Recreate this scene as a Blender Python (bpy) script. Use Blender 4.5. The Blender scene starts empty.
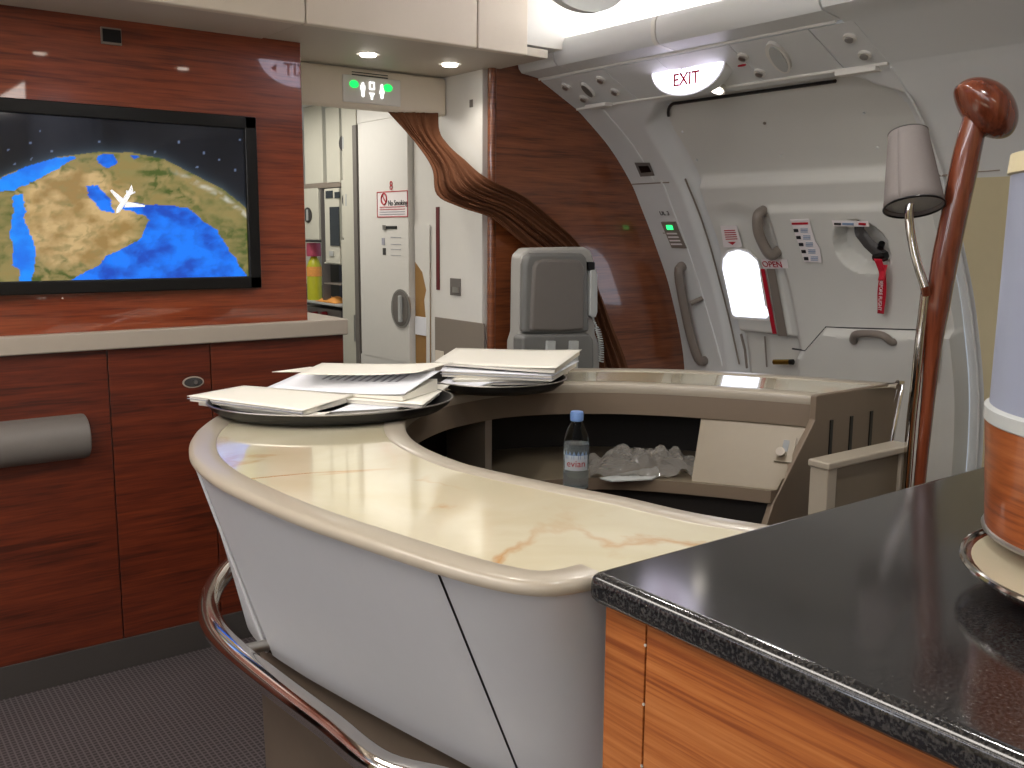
import bpy, bmesh, math, random
from mathutils import Vector, Matrix, noise
random.seed(7)
C = bpy.context.scene.collection
PI = math.pi
# ------------------------------------------------------------------ camera
F, CX, CY, H = 960.0, 512.0, 384.0, 1.5
_p, _r, _a = math.radians(9.0), math.radians(-0.4), math.radians(36.8)
FW = Vector((math.sin(_a)*math.cos(_p), math.cos(_a)*math.cos(_p), -math.sin(_p)))
_rt = Vector((math.cos(_a), -math.sin(_a), 0)); _up = _rt.cross(FW)
RT = _rt*math.cos(_r) - _up*math.sin(_r); UP = _up*math.cos(_r) + _rt*math.sin(_r)
EYE = Vector((0, 0, H))
def ray(x, y): return FW*F + RT*(x-CX) + UP*(CY-y)
def at(x, y, X=None, Y=None, Z=None):
    d = ray(x, y)
    t = (Z-H)/d.z if Z is not None else (X/d.x if X is not None else Y/d.y)
    return EYE + d*t
YB = 3.3
PROF = [(0.0, 3.47), (0.4, 3.55), (0.85, 3.544), (1.226, 3.427), (1.462, 3.307), (1.606, 3.223), (1.727, 3.147),
        (1.881, 3.006), (2.009, 2.842), (2.03, 2.81), (2.135, 2.60), (2.19, 2.5)]
def Xp(z):
    P = PROF
    if z <= P[0][0]: return P[0][1]
    if z >= P[-1][0]: return P[-1][1]
    for i in range(len(P)-1):
        if P[i][0] <= z <= P[i+1][0]:
            z0, x0 = P[i]; z1, x1 = P[i+1]
            m0 = (x1-P[i-1][1])/(z1-P[i-1][0]) if i > 0 else (x1-x0)/(z1-z0)
            m1 = (P[i+2][1]-x0)/(P[i+2][0]-z0) if i < len(P)-2 else (x1-x0)/(z1-z0)
            h = z1-z0; t = (z-z0)/h
            if z0 >= 2.009: return x0+(x1-x0)*t
            return ((2*t**3-3*t*t+1)*x0+(t**3-2*t*t+t)*h*m0+(-2*t**3+3*t*t)*x1+(t**3-t*t)*h*m1)
def hit(x, y):
    d = ray(x, y); lo, hi = .5/F, 8/F
    for _ in range(50):
        m = (lo+hi)/2; q = EYE+d*m
        if q.x > Xp(q.z): hi = m
        else: lo = m
    return EYE+d*hi
def nrm(z):
    s = (Xp(z+.004)-Xp(z-.004))/.008
    return Vector((-1, 0, s)).normalized()
# ------------------------------------------------------------------ materials
def srgb(h):
    h = h.lstrip('#'); c = [int(h[i:i+2], 16)/255 for i in (0, 2, 4)]
    return tuple((v/12.92 if v <= .04045 else ((v+.055)/1.055)**2.4) for v in c)+(1,)
def newmat(n):
    m = bpy.data.materials.new(n); m.use_nodes = True
    return m, m.node_tree.nodes, m.node_tree.links, m.node_tree.nodes['Principled BSDF']
def plain(n, col, rough=.45, metal=0, var=.06, scale=30, bump=0, coat=0, trans=0, ior=1.45, spec=.5):
    m, N, L, b = newmat(n); c = srgb(col)
    tc = N.new('ShaderNodeTexCoord'); no = N.new('ShaderNodeTexNoise'); no.inputs['Scale'].default_value = scale
    no.inputs['Detail'].default_value = 3
    mx = N.new('ShaderNodeMix'); mx.data_type = 'RGBA'
    mx.inputs[6].default_value = tuple(v*(1-var) for v in c[:3])+(1,); mx.inputs[7].default_value = tuple(min(1, v*(1+var)) for v in c[:3])+(1,)
    L.new(tc.outputs['Object'], no.inputs['Vector']); L.new(no.outputs['Fac'], mx.inputs[0]); L.new(mx.outputs[2], b.inputs['Base Color'])
    b.inputs['Roughness'].default_value = rough; b.inputs['Metallic'].default_value = metal
    b.inputs['Coat Weight'].default_value = coat; b.inputs['Coat Roughness'].default_value = .05
    b.inputs['Transmission Weight'].default_value = trans; b.inputs['IOR'].default_value = ior
    b.inputs['Specular IOR Level'].default_value = spec
    if bump:
        bp = N.new('ShaderNodeBump'); bp.inputs['Strength'].default_value = bump; bp.inputs['Distance'].default_value = .001
        n2 = N.new('ShaderNodeTexNoise'); n2.inputs['Scale'].default_value = scale*8
        L.new(tc.outputs['Object'], n2.inputs['Vector']); L.new(n2.outputs['Fac'], bp.inputs['Height']); L.new(bp.outputs[0], b.inputs['Normal'])
    return m
def wood(n, dark, mid, light, sc=(1.2, 1.2, 26), rough=.35, coat=.6, crough=.06):
    m, N, L, b = newmat(n)
    tc = N.new('ShaderNodeTexCoord'); mp = N.new('ShaderNodeMapping'); mp.inputs['Scale'].default_value = sc
    n1 = N.new('ShaderNodeTexNoise'); n1.inputs['Scale'].default_value = 1.6; n1.inputs['Detail'].default_value = 8; n1.inputs['Roughness'].default_value = .62
    n1.inputs['Distortion'].default_value = .5
    L.new(tc.outputs['Object'], mp.inputs[0]); L.new(mp.outputs[0], n1.inputs['Vector'])
    n2 = N.new('ShaderNodeTexNoise'); n2.inputs['Scale'].default_value = 7; n2.inputs['Detail'].default_value = 4
    L.new(mp.outputs[0], n2.inputs['Vector'])
    r = N.new('ShaderNodeValToRGB'); e = r.color_ramp.elements
    e[0].position = .38; e[0].color = srgb(dark); e[1].position = .64; e[1].color = srgb(light)
    q = e.new(.5); q.color = srgb(mid)
    ad = N.new('ShaderNodeMath'); ad.operation = 'MULTIPLY_ADD'; ad.inputs[1].default_value = .35; 
    L.new(n2.outputs['Fac'], ad.inputs[0])
    mu = N.new('ShaderNodeMath'); mu.operation = 'MULTIPLY'; mu.inputs[1].default_value = .65
    L.new(n1.outputs['Fac'], mu.inputs[0]); L.new(mu.outputs[0], ad.inputs[2])
    L.new(ad.outputs[0], r.inputs[0]); L.new(r.outputs[0], b.inputs['Base Color'])
    b.inputs['Roughness'].default_value = rough; b.inputs['Coat Weight'].default_value = coat; b.inputs['Coat Roughness'].default_value = crough
    return m
def emis(n, col, st):
    m, N, L, b = newmat(n); b.inputs['Base Color'].default_value = srgb(col)
    b.inputs['Emission Color'].default_value = srgb(col); b.inputs['Emission Strength'].default_value = st
    return m
M = {}
M['wood_wall'] = wood('glossy_red_wood', '#5c220e', '#7f371b', '#924624', rough=.3, coat=.9, crough=.03)
M['wood_bulk'] = wood('bulkhead_wood', '#582a16', '#774022', '#8a4f2c', rough=.32, coat=.7, crough=.05)
M['wood_low_shaded'] = wood('shaded_lower_wood', '#3e1507', '#5a210d', '#6c2c13', rough=.4, coat=.25, crough=.15)  # wall wood darkened to imitate the dimmer light low on the wall
M['wood_bright'] = wood('cherry_wood', '#80421e', '#a5612f', '#b87742', sc=(30, .9, 38), rough=.3, coat=.5)
M['wood_post'] = wood('post_wood', '#522414', '#6b3420', '#7c422a', sc=(18, 18, 1.2), rough=.2, coat=1, crough=.03)
M['wood_drum'] = wood('drum_wood', '#70361a', '#965028', '#a9653a', sc=(1.5, 1.5, 30), rough=.3, coat=.5)
M['trim'] = plain('greige_trim', '#a59b8e', .4, var=.03)
M['fascia'] = plain('cream_fascia', '#ddd3c2', .5, var=.02)
M['soffit'] = plain('warm_grey_soffit', '#c4bcae', .5, var=.02)
M['lining'] = plain('grey_white_lining', '#d3d5d4', .5, var=.02, scale=8)
M['door'] = plain('door_lining', '#d1d1cb', .45, var=.02, scale=8)
M['cream'] = plain('cream_lining', '#cabf9c', .5, var=.03)
M['white'] = plain('white_panel', '#dcdad4', .4, var=.02)
M['galley'] = plain('galley_panel', '#c6c4b6', .4, var=.02)
M['taupe'] = plain('taupe_plastic', '#857b70', .4, var=.03)
M['beige'] = plain('beige_metal', '#736857', .38, metal=.15, var=.04)
M['plinth'] = plain('brown_plinth', '#5d5145', .6)
M['fasc'] = plain('taupe_fascia', '#726455', .4, var=.03)
M['rim'] = plain('greige_rim', '#a09788', .3, var=.02, coat=.2)
M['hull'] = plain('grey_hull', '#b8babd', .38, var=.02, bump=.12)
M['black'] = plain('black_plastic', '#0b0b0c', .3, var=.1)
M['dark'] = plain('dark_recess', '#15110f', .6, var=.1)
M['darkgrey'] = plain('dark_grey', '#3d3b3a', .5)
M['skirt'] = plain('grey_skirting', '#3c3836', .6, var=.05, scale=120, bump=.3)
M['chrome'] = plain('chrome', '#d8d4cf', .09, metal=1, var=.01)
M['steel'] = plain('brushed_steel', '#a7a49f', .28, metal=.9, var=.04)
M['padgrey'] = plain('grey_vinyl', '#6d6863', .5, var=.04, bump=.2, scale=40)
M['seatshell'] = plain('seat_shell', '#a3a19c', .4, var=.03)
M['seatdark'] = plain('seat_vinyl', '#6f6f6c', .4, var=.06, scale=12, bump=.3)
M['curtain'] = plain('brown_curtain', '#65402b', .85, var=.15, scale=60, bump=.4, spec=.2)
M['paper'] = plain('paper', '#eae6da', .6, var=.02)
M['paper2'] = plain('white_paper', '#e6e8ee', .6, var=.02)
M['ink'] = plain('grey_ink', '#a0a0ac', .6)
M['tray'] = plain('dark_tray', '#161516', .38, var=.2, scale=50)
M['red'] = plain('red_print', '#b0142a', .5, var=.03)
M['ribbon'] = plain('red_ribbon', '#c01a30', .6, var=.05, bump=.2)
M['blackink'] = plain('black_ink', '#26262a', .5)
M['label'] = plain('white_label', '#e8e2e2', .5, var=.01)
M['shade'] = plain('grey_lampshade', '#77706d', .8, var=.05, scale=150, bump=.2)
M['grip'] = plain('grip_grey', '#7f766e', .4, var=.03)
M['frost'] = plain('frosted_lavender', '#9096a8', .35, var=.03)
M['ring'] = plain('pale_ring', '#b2b5b3', .3, var=.01)
M['brass'] = plain('brass', '#b09040', .25, metal=.9)
M['yellow'] = plain('yellow_plastic', '#b5b52c', .3, var=.1)
M['pink'] = plain('pink_label', '#b04a62', .4)
M['orange'] = plain('orange_cloth', '#e8a050', .7, var=.2, scale=80)
M['maroon'] = plain('maroon_plastic', '#5d0f16', .3)
M['tan'] = plain('tan_leather', '#9a7440', .5, var=.1)
M['clearlabel'] = plain('clear_label', '#cfd8dd', .3, trans=.45, ior=1.1)
M['dish'] = plain('dish_cream', '#b3aa92', .3)
M['film'] = plain('clear_film', '#b8b4ae', .1, trans=.75, ior=1.2)
M['glass'] = plain('screen_glass', '#343a40', .1, var=.02)
M['bluecap'] = plain('blue_cap', '#6f8fc4', .35)
M['bluelab'] = plain('blue_print', '#8098b8', .4)
M['beam'] = emis('lamp_glow', '#fff6e6', 9)
M['cove'] = emis('cove_glow', '#fbfaff', 26)
M['panel_lamp'] = emis('ceiling_lamp_glow', '#fff7ee', 10)
M['exit'] = emis('exit_glow', '#efe8ff', 4.5)
M['green'] = emis('green_glow', '#18e060', 1.3)
M['greend'] = emis('green_led', '#30ff80', 1.5)
M['whitei'] = emis('icon_glow', '#ffffff', 1.6)
M['far_fill'] = emis('added_window_glow', '#eef3ff', 8)
M['wash'] = emis('added_wash_glow', '#f4f4ff', 7)
M['sky'] = emis('daylight_sky', '#e9eeff', 2.2)
def marble():
    m, N, L, b = newmat('cream_onyx')
    tc = N.new('ShaderNodeTexCoord'); n1 = N.new('ShaderNodeTexNoise'); n1.inputs['Scale'].default_value = 2.3; n1.inputs['Detail'].default_value = 6
    n1.inputs['Distortion'].default_value = 1.2
    r = N.new('ShaderNodeValToRGB'); e = r.color_ramp.elements
    e[0].position = .3; e[0].color = srgb('#c9bf9f'); e[1].position = .7; e[1].color = srgb('#ddd6bf')
    L.new(tc.outputs['Object'], n1.inputs['Vector']); L.new(n1.outputs['Fac'], r.inputs[0])
    n2 = N.new('ShaderNodeTexNoise'); n2.inputs['Scale'].default_value = 1.5; n2.inputs['Detail'].default_value = 7; n2.inputs['Distortion'].default_value = .7
    mp = N.new('ShaderNodeMapping'); mp.inputs['Location'].default_value = (3.1, 1.7, .3)
    L.new(tc.outputs['Object'], mp.inputs[0]); L.new(mp.outputs[0], n2.inputs['Vector'])
    s = N.new('ShaderNodeMath'); s.operation = 'SUBTRACT'; s.inputs[1].default_value = .5; L.new(n2.outputs['Fac'], s.inputs[0])
    ab = N.new('ShaderNodeMath'); ab.operation = 'ABSOLUTE'; L.new(s.outputs[0], ab.inputs[0])
    r2 = N.new('ShaderNodeValToRGB'); f = r2.color_ramp.elements
    f[0].position = 0; f[0].color = (.9, .9, .9, 1); f[1].position = .013; f[1].color = (0, 0, 0, 1)
    L.new(ab.outputs[0], r2.inputs[0])
    mx = N.new('ShaderNodeMix'); mx.data_type = 'RGBA'; mx.inputs[7].default_value = srgb('#b8823f')
    n3 = N.new('ShaderNodeTexNoise'); n3.inputs['Scale'].default_value = 1.1; L.new(mp.outputs[0], n3.inputs['Vector'])
    r3 = N.new('ShaderNodeValToRGB'); r3.color_ramp.elements[0].position = .36; r3.color_ramp.elements[1].position = .48; L.new(n3.outputs['Fac'], r3.inputs[0])
    mm = N.new('ShaderNodeMath'); mm.operation = 'MULTIPLY'; L.new(r2.outputs[0], mm.inputs[0]); L.new(r3.outputs[0], mm.inputs[1]); L.new(mm.outputs[0], mx.inputs[0]); L.new(r.outputs[0], mx.inputs[6]); L.new(mx.outputs[2], b.inputs['Base Color'])
    b.inputs['Roughness'].default_value = .12; b.inputs['Coat Weight'].default_value = 1; b.inputs['Coat Roughness'].default_value = .04
    return m
M['marble'] = marble()
def granite():
    m, N, L, b = newmat('black_granite')
    tc = N.new('ShaderNodeTexCoord'); v = N.new('ShaderNodeTexNoise'); v.inputs['Scale'].default_value = 260; v.inputs['Detail'].default_value = 4
    r = N.new('ShaderNodeValToRGB'); e = r.color_ramp.elements
    e[0].position = .42; e[0].color = srgb('#141518'); e[1].position = .76; e[1].color = srgb('#4a4846')
    L.new(tc.outputs['Object'], v.inputs['Vector']); L.new(v.outputs['Fac'], r.inputs[0]); L.new(r.outputs[0], b.inputs['Base Color'])
    b.inputs['Roughness'].default_value = .12; b.inputs['Specular IOR Level'].default_value = .7
    return m
M['granite'] = granite()
def floormat():
    m, N, L, b = newmat('woven_floor')
    tc = N.new('ShaderNodeTexCoord'); mp = N.new('ShaderNodeMapping'); mp.inputs['Scale'].default_value = (62, 62, 62)
    mp.inputs['Rotation'].default_value = (0, 0, .0)
    L.new(tc.outputs['Object'], mp.inputs[0])
    br = N.new('ShaderNodeTexBrick'); br.offset = 0; br.inputs['Scale'].default_value = 1; br.inputs['Brick Width'].default_value = 1
    br.inputs['Row Height'].default_value = 1; br.inputs['Mortar Size'].default_value = .22; br.inputs['Mortar Smooth'].default_value = .6
    br.inputs['Color1'].default_value = srgb('#2a2424'); br.inputs['Color2'].default_value = srgb('#312a2b'); br.inputs['Mortar'].default_value = srgb('#5c5557')
    L.new(mp.outputs[0], br.inputs['Vector']); L.new(br.outputs['Color'], b.inputs['Base Color'])
    b.inputs['Roughness'].default_value = .65
    return m
M['floor'] = floormat()
# ------------------------------------------------------------------ builders
class MB:
    def __init__(s): s.v = []; s.f = []; s.bev = False
    def add(s, vs, fs):
        o = len(s.v); s.v += [Vector(v) for v in vs]; s.f += [tuple(i+o for i in f) for f in fs]; return s
    def box(s, a, b, bev=0):
        bm = bmesh.new(); bmesh.ops.create_cube(bm, size=1)
        for v in bm.verts: v.co = Vector(((a[i]+b[i])/2+v.co[i]*abs(b[i]-a[i]) for i in range(3)))
        if bev: s.bev = True; bmesh.ops.bevel(bm, geom=list(bm.edges), offset=bev, segments=3, profile=.5, affect='EDGES')
        return s.bm(bm)
    def bm(s, bm):
        bm.verts.index_update(); s.add([v.co.copy() for v in bm.verts], [[v.index for v in f.verts] for f in bm.faces]); bm.free(); return s
    def tube(s, pts, r, n=12, cap=True):
        pts = [Vector(p) for p in pts]; rr = r if isinstance(r, (list, tuple)) else [r]*len(pts)
        u = None; vs = []
        for i, p in enumerate(pts):
            t = (pts[min(i+1, len(pts)-1)]-pts[max(i-1, 0)]).normalized()
            if u is None: u = t.orthogonal().normalized()
            u = (u-t*u.dot(t)).normalized(); w = t.cross(u)
            for k in range(n):
                a = 2*PI*k/n; vs.append(p+(u*math.cos(a)+w*math.sin(a))*rr[i])
        fs = [(i*n+k, i*n+(k+1) % n, (i+1)*n+(k+1) % n, (i+1)*n+k) for i in range(len(pts)-1) for k in range(n)]
        if cap: fs += [tuple(range(n))[::-1], tuple((len(pts)-1)*n+k for k in range(n))]
        return s.add(vs, fs)
    def lathe(s, c, prof, n=48, cap=True):
        vs = [(c[0]+r*math.cos(2*PI*k/n), c[1]+r*math.sin(2*PI*k/n), c[2]+z) for r, z in prof for k in range(n)]
        m = len(prof)
        fs = [(i*n+k, i*n+(k+1) % n, (i+1)*n+(k+1) % n, (i+1)*n+k) for i in range(m-1) for k in range(n)]
        if cap: fs += [tuple(range(n))[::-1], tuple((m-1)*n+k for k in range(n))]
        return s.add(vs, fs)
    def grid(s, fn, nu, nv, skip=None):
        vs = [fn(i/nu, j/nv) for j in range(nv+1) for i in range(nu+1)]
        fs = [(j*(nu+1)+i, j*(nu+1)+i+1, (j+1)*(nu+1)+i+1, (j+1)*(nu+1)+i) for j in range(nv) for i in range(nu)
              if not (skip and skip((i+.5)/nu, (j+.5)/nv))]
        return s.add(vs, fs)
    def slab(s, pts, off):            # polygon extruded by vector off
        pts = [Vector(p) for p in pts]; n = len(pts); off = Vector(off)
        return s.add(pts+[p+off for p in pts], [tuple(range(n)), tuple(range(n, 2*n))[::-1]]+[(i, i+n, (i+1) % n+n, (i+1) % n) for i in range(n)])
    def loft(s, secs, closed=False, cap=True):
        n = len(secs[0]); vs = [p for q in secs for p in q]; m = len(secs)
        fs = [(i*n+k, i*n+(k+1) % n, (i+1)*n+(k+1) % n, (i+1)*n+k) for i in range(m-1) for k in range(n if closed else n-1)]
        if closed and cap: fs += [tuple(range(n))[::-1], tuple((m-1)*n+k for k in range(n))]
        return s.add(vs, fs)
def thing(name, label, cat, loc=(0, 0, 0), group=None):
    o = bpy.data.objects.new(name, None); C.objects.link(o); o.location = loc; o.empty_display_size = .05
    o['label'] = label; o['category'] = cat
    if group: o['group'] = group
    return o
def wloc(o):
    v = Vector(o.location)
    if o.parent: v = v + (wloc(o.parent)-o['_pl'] if False else Vector((0, 0, 0)))
    return v
WORLD = {}
def mk(name, mb, mat, parent=None, smooth=None, solid=0, sub=0, bev=0):
    me = bpy.data.meshes.new(name)
    vs = mb.v
    lo = Vector((min(v[i] for v in vs) for i in range(3))); hi = Vector((max(v[i] for v in vs) for i in range(3)))
    org = Vector(((lo.x+hi.x)/2, (lo.y+hi.y)/2, lo.z))
    me.from_pydata([v-org for v in vs], [], mb.f); me.update()
    bm = bmesh.new(); bm.from_mesh(me); bmesh.ops.recalc_face_normals(bm, faces=bm.faces); bm.to_mesh(me); bm.free()
    o = bpy.data.objects.new(name, me); C.objects.link(o); me.materials.append(M[mat] if isinstance(mat, str) else mat)
    WORLD[o.name] = org
    if parent is not None:
        po = WORLD.get(parent.name, Vector(parent.location))
        o.parent = parent; o.location = org-po
    else: o.location = org
    if smooth is not False:
        for p in me.polygons: p.use_smooth = True
        try: me.set_sharp_from_angle(angle=math.radians(smooth or 35))
        except Exception: pass
    if (mb.bev or bev) and smooth is False:
        for p in me.polygons: p.use_smooth = True
    if bev:
        b = o.modifiers.new('bevel', 'BEVEL'); b.width = bev; b.segments = 2; b.limit_method = 'ANGLE'
    if mb.bev or bev:
        b = o.modifiers.new('weighted', 'WEIGHTED_NORMAL'); b.keep_sharp = True
    if solid:
        b = o.modifiers.new('solid', 'SOLIDIFY'); b.thickness = solid; b.offset = 0
    if sub:
        b = o.modifiers.new('sub', 'SUBSURF'); b.levels = sub; b.render_levels = sub
    return o
def single(name, mb, mat, label, cat, group=None, **k):
    o = mk(name, mb, mat, None, **k); o['label'] = label; o['category'] = cat
    if group: o['group'] = group
    return o
def struct(name, mb, mat, parent=None, **k):
    o = mk(name, mb, mat, parent, **k); o['kind'] = 'structure'; return o
def dup(root, loc, label=None):
    r = root.copy(); C.objects.link(r); r.location = loc
    if label: r['label'] = label
    for ch in list(root.children):
        c = ch.copy(); C.objects.link(c); c.parent = r
        for g in list(ch.children):
            d = g.copy(); C.objects.link(d); d.parent = c
    return r
def text(name, s, org, right, up, size, mat, parent=None, depth=.0008, align='CENTER', bold=0):
    cu = bpy.data.curves.new('t', 'FONT'); cu.body = s; cu.size = 1; cu.extrude = 0.02; cu.offset = bold; cu.align_x = align; cu.align_y = 'CENTER'
    ob = bpy.data.objects.new('t', cu); C.objects.link(ob)
    dg = bpy.context.evaluated_depsgraph_get(); me = bpy.data.meshes.new_from_object(ob.evaluated_get(dg))
    right = Vector(right).normalized(); up = Vector(up).normalized(); nn = right.cross(up).normalized(); org = Vector(org)
    mb = MB(); mb.add([org+right*v.co.x*size+up*v.co.y*size+nn*(v.co.z/.02*depth) for v in me.vertices], [list(p.vertices) for p in me.polygons])
    bpy.data.objects.remove(ob); bpy.data.meshes.remove(me)
    return mk(name, mb, mat, parent, smooth=False)
def lerp(a, b, t): return a+(b-a)*t
def sstep(t): t = max(0, min(1, t)); return t*t*(3-2*t)
def interp(tab, x):
    if x <= tab[0][0]: return tab[0][1]
    for a, b in zip(tab, tab[1:]):
        if x <= b[0]: return lerp(a[1], b[1], (x-a[0])/(b[0]-a[0]))
    return tab[-1][1]
def smoothpath(P, n):
    P = [Vector(p) for p in P]; out = []
    Q = [P[0]*2-P[1]]+P+[P[-1]*2-P[-2]]
    for i in range(1, len(Q)-2):
        for k in range(8):
            t = k/8; a, b, c, d = Q[i-1:i+3]
            out.append(.5*((2*b)+(c-a)*t+(2*a-5*b+4*c-d)*t*t+(3*b-a-3*c+d)*t**3))
    out.append(P[-1])
    L = [0]
    for a, b in zip(out, out[1:]): L.append(L[-1]+(b-a).length)
    res = []; j = 0
    for k in range(n):
        s = L[-1]*k/(n-1)
        while j < len(L)-2 and L[j+1] < s: j += 1
        t = (s-L[j])/max(1e-9, L[j+1]-L[j]); res.append(out[j].lerp(out[j+1], min(1, max(0, t))))
    return res
def xbox(x0, y0, x1, y1, X, depth, bev=0, proud=0):   # box on a plane X=const, seen rect in px
    a = at(x0, y0, X=X); b = at(x1, y1, X=X)
    return MB().box((X-proud, min(a.y, b.y), min(a.z, b.z)), (X+depth, max(a.y, b.y), max(a.z, b.z)), bev)
def ybox(x0, y0, x1, y1, Y, depth, bev=0, proud=0):
    a = at(x0, y0, Y=Y); b = at(x1, y1, Y=Y)
    return MB().box((min(a.x, b.x), Y-proud, min(a.z, b.z)), (max(a.x, b.x), Y+depth, max(a.z, b.z)), bev)

# ================================================================== SETTING
XL, YR = -3.0, -2.6           # far port-side lining and rear partition of the lounge
struct('floor', MB().box((XL, YR, -.05), (3.6, 6.3, 0)), 'floor', smooth=False)
struct('wall_left', MB().box((XL-.05, YR, 0), (XL, 6.3, 2.45)), 'cream', smooth=False)
struct('wall_front', MB().box((XL, YR-.05, 0), (3.6, YR, 2.45)), 'cream', smooth=False)
struct('ceiling', MB().box((XL, YR, 2.42), (2.36, 2.99, 2.46)), 'fascia', smooth=False)
# upper TV bulkhead and the wall behind the lower units
wb = struct('wall_back', MB().box((-.9, YB, 1.12), (1.522, YB+.06, 2.2), .006), 'wood_wall', smooth=30)
mk('sensor_plate', ybox(100, 27, 121, 46, YB, .0, proud=.012), 'taupe', wb)
mk('sensor', ybox(101, 29, 120, 44, YB, .0, proud=.016), 'black', wb)
struct('wall_back_side', MB().box((XL, YB, 0), (-.9, YB+.06, 2.2)), 'wood_wall', smooth=False)
# box section above the bulkhead: fascia panels and soffit
for i, (xa, xb) in enumerate([(-1.2, -.15), (-.145, .62), (.625, 1.379), (1.384, 2.041), (2.046, 2.27)]):
    struct(f'trim_{i+1}', MB().box((xa, 2.95, 2.15), (xb, 2.99, 2.43), .006), 'fascia', smooth=30)
struct('trim_6', MB().box((-1.2, 2.992, 2.155), (1.379, 3.64, 2.19), .003), 'soffit', smooth=30)
struct('trim_7', MB().box((1.384, 2.992, 2.158), (2.40, 3.68, 2.19), .003), 'soffit', smooth=30)
# curved wood bulkhead that follows the hull
def hullpoly(Y, z0, X0, zt):
    pts = [(X0, Y, z0), (Xp(z0)+.03, Y, z0)]
    z = z0
    while z < zt: z += .04; pts.append((Xp(min(z, zt))+.03, Y, min(z, zt)))
    pts.append((X0, Y, zt)); return pts
struct('wall_back_curved', MB().slab(hullpoly(YB, 0, 2.375, 2.19), (0, .05, 0)), 'wood_bulk', smooth=False)
struct('trim_8', MB().tube([(2.365, YB+.012, 0), (2.365, YB+.012, 2.2)], .018, 16), 'wood_bulk')
# hull side lining with the door opening
YC, HW, RC, ZT = 2.395, .535, .13, 1.985
def sdf(y, z):
    qy = abs(y-YC)-(HW-RC); qz = z-(ZT-RC)
    return math.hypot(max(qy, 0), max(qz, 0))+min(max(qy, qz), 0)-RC
def wdepth(y, z):
    s = sdf(y, z)
    if s < 0: return .055
    return .055*(1-sstep(s/(.10 if z < ZT-.05 else lerp(.10, .035, sstep((z-ZT+.05)/.05)))))
bl = [hit(*p) for p in [(760, 352), (793, 349), (806, 351), (827, 327), (848, 328), (918, 330), (960, 331)]]
BL = sorted([(p.y, p.z) for p in bl])
cc = hit(862, 247); c1 = hit(835, 240); c2 = hit(860, 270)
def ddepth(y, z):
    s = sdf(y, z)
    d = .055
    d = lerp(d, .012, sstep((1.715-z)/.03))
    # large raised panel right of the window
    k = sstep((2.60-y)/.03)*sstep((1.615-z)/.03)*sstep((y-1.93)/.05)
    d -= .018*k
    # soft dish above window for the grip
    g = math.hypot((y-2.76)/.13, (z-1.56)/.07); d += .012*(1-sstep(g))
    # window bezel block
    k = sstep((y-2.63)/.012)*sstep((z-1.05)/.012)*sstep((1.5-z)/.2); d -= .01*k
    # recess for the opening lever
    e = math.hypot((y-cc.y)/.118, (z-cc.z)/.102); d += .07*(1-sstep((e-.88)/.14))
    # lower part falls back below the bezel
    if y > 2.60: d += .03*sstep((1.055-z)/.02)
    # slide pack housing
    zl = interp(BL, y)
    if y < 2.62: d -= .04*sstep((zl-z)/.02)*sstep((2.60-y)/.03)
    return lerp(.055, d, sstep(-s/.018))
def frange(a, b, n): return [a+(b-a)*i/n for i in range(n+1)]
ys = frange(YR, 1.75, 60)[:-1]+frange(1.75, 3.1, 180)[:-1]+frange(3.1, 3.3, 8)
zs = frange(0, .85, 22)[:-1]+frange(.85, 2.03, 158)
def sidegrid(inside):
    mb = MB(); ny = len(ys)
    for z in zs:
        for y in ys:
            s = sdf(y, z); d = ddepth(y, z) if (inside and s < .004) else wdepth(y, z)
            mb.v.append(Vector((Xp(z), y, z))-nrm(z)*d)
    for j in range(len(zs)-1):
        for i in range(ny-1):
            ins = sdf((ys[i]+ys[i+1])/2, (zs[j]+zs[j+1])/2) < 0
            if ins == inside:
                mb.f.append((j*ny+i, j*ny+i+1, (j+1)*ny+i+1, (j+1)*ny+i))
    used = sorted({i for f in mb.f for i in f}); mp = {a: b for b, a in enumerate(used)}
    mb.v = [mb.v[i] for i in used]; mb.f = [tuple(mp[i] for i in f) for f in mb.f]
    return mb
wr = struct('wall_right', sidegrid(False), 'lining', smooth=50)
door = struct('door_1', sidegrid(True), 'door', smooth=50)
def SPu(u, v):
    P = [(2.812, 2.03), (2.602, 2.137), (2.50, 2.155), (2.480, 2.19), (2.474, 2.24), (2.44, 2.33), (2.37, 2.43)]
    t = v*(len(P)-1); k = min(int(t), len(P)-2); a, b = P[k], P[k+1]; t -= k
    return Vector((lerp(a[0], b[0], t), lerp(YR, 1.83, u), lerp(a[1], b[1], t)))
mk('upper_lining', MB().grid(SPu, 12, 20), 'lining', wr)
mk('upper_lining_end', MB().add([(2.812, 1.829, 2.03), (2.602, 1.829, 2.137), (2.50, 1.829, 2.155), (2.48, 1.829, 2.19), (2.474, 1.829, 2.24), (2.44, 1.829, 2.33), (2.37, 1.829, 2.43), (2.9, 1.829, 2.43)], [tuple(range(8))]), 'lining', wr, smooth=False)
def SP(y, z, off=0):          # a point on the lining, off metres proud of the nominal surface
    return Vector((Xp(z), y, z))+nrm(z)*off
def spx(x, y, off=0):
    p = hit(x, y); return SP(p.y, p.z, off)
def decal(name, px, mat, parent, off=.004, th=.0015):
    pts = [spx(x, y, off) for x, y in px]; return mk(name, MB().slab(pts, nrm(pts[0].z)*-th), mat, parent, smooth=False)
DO = -.008
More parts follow.
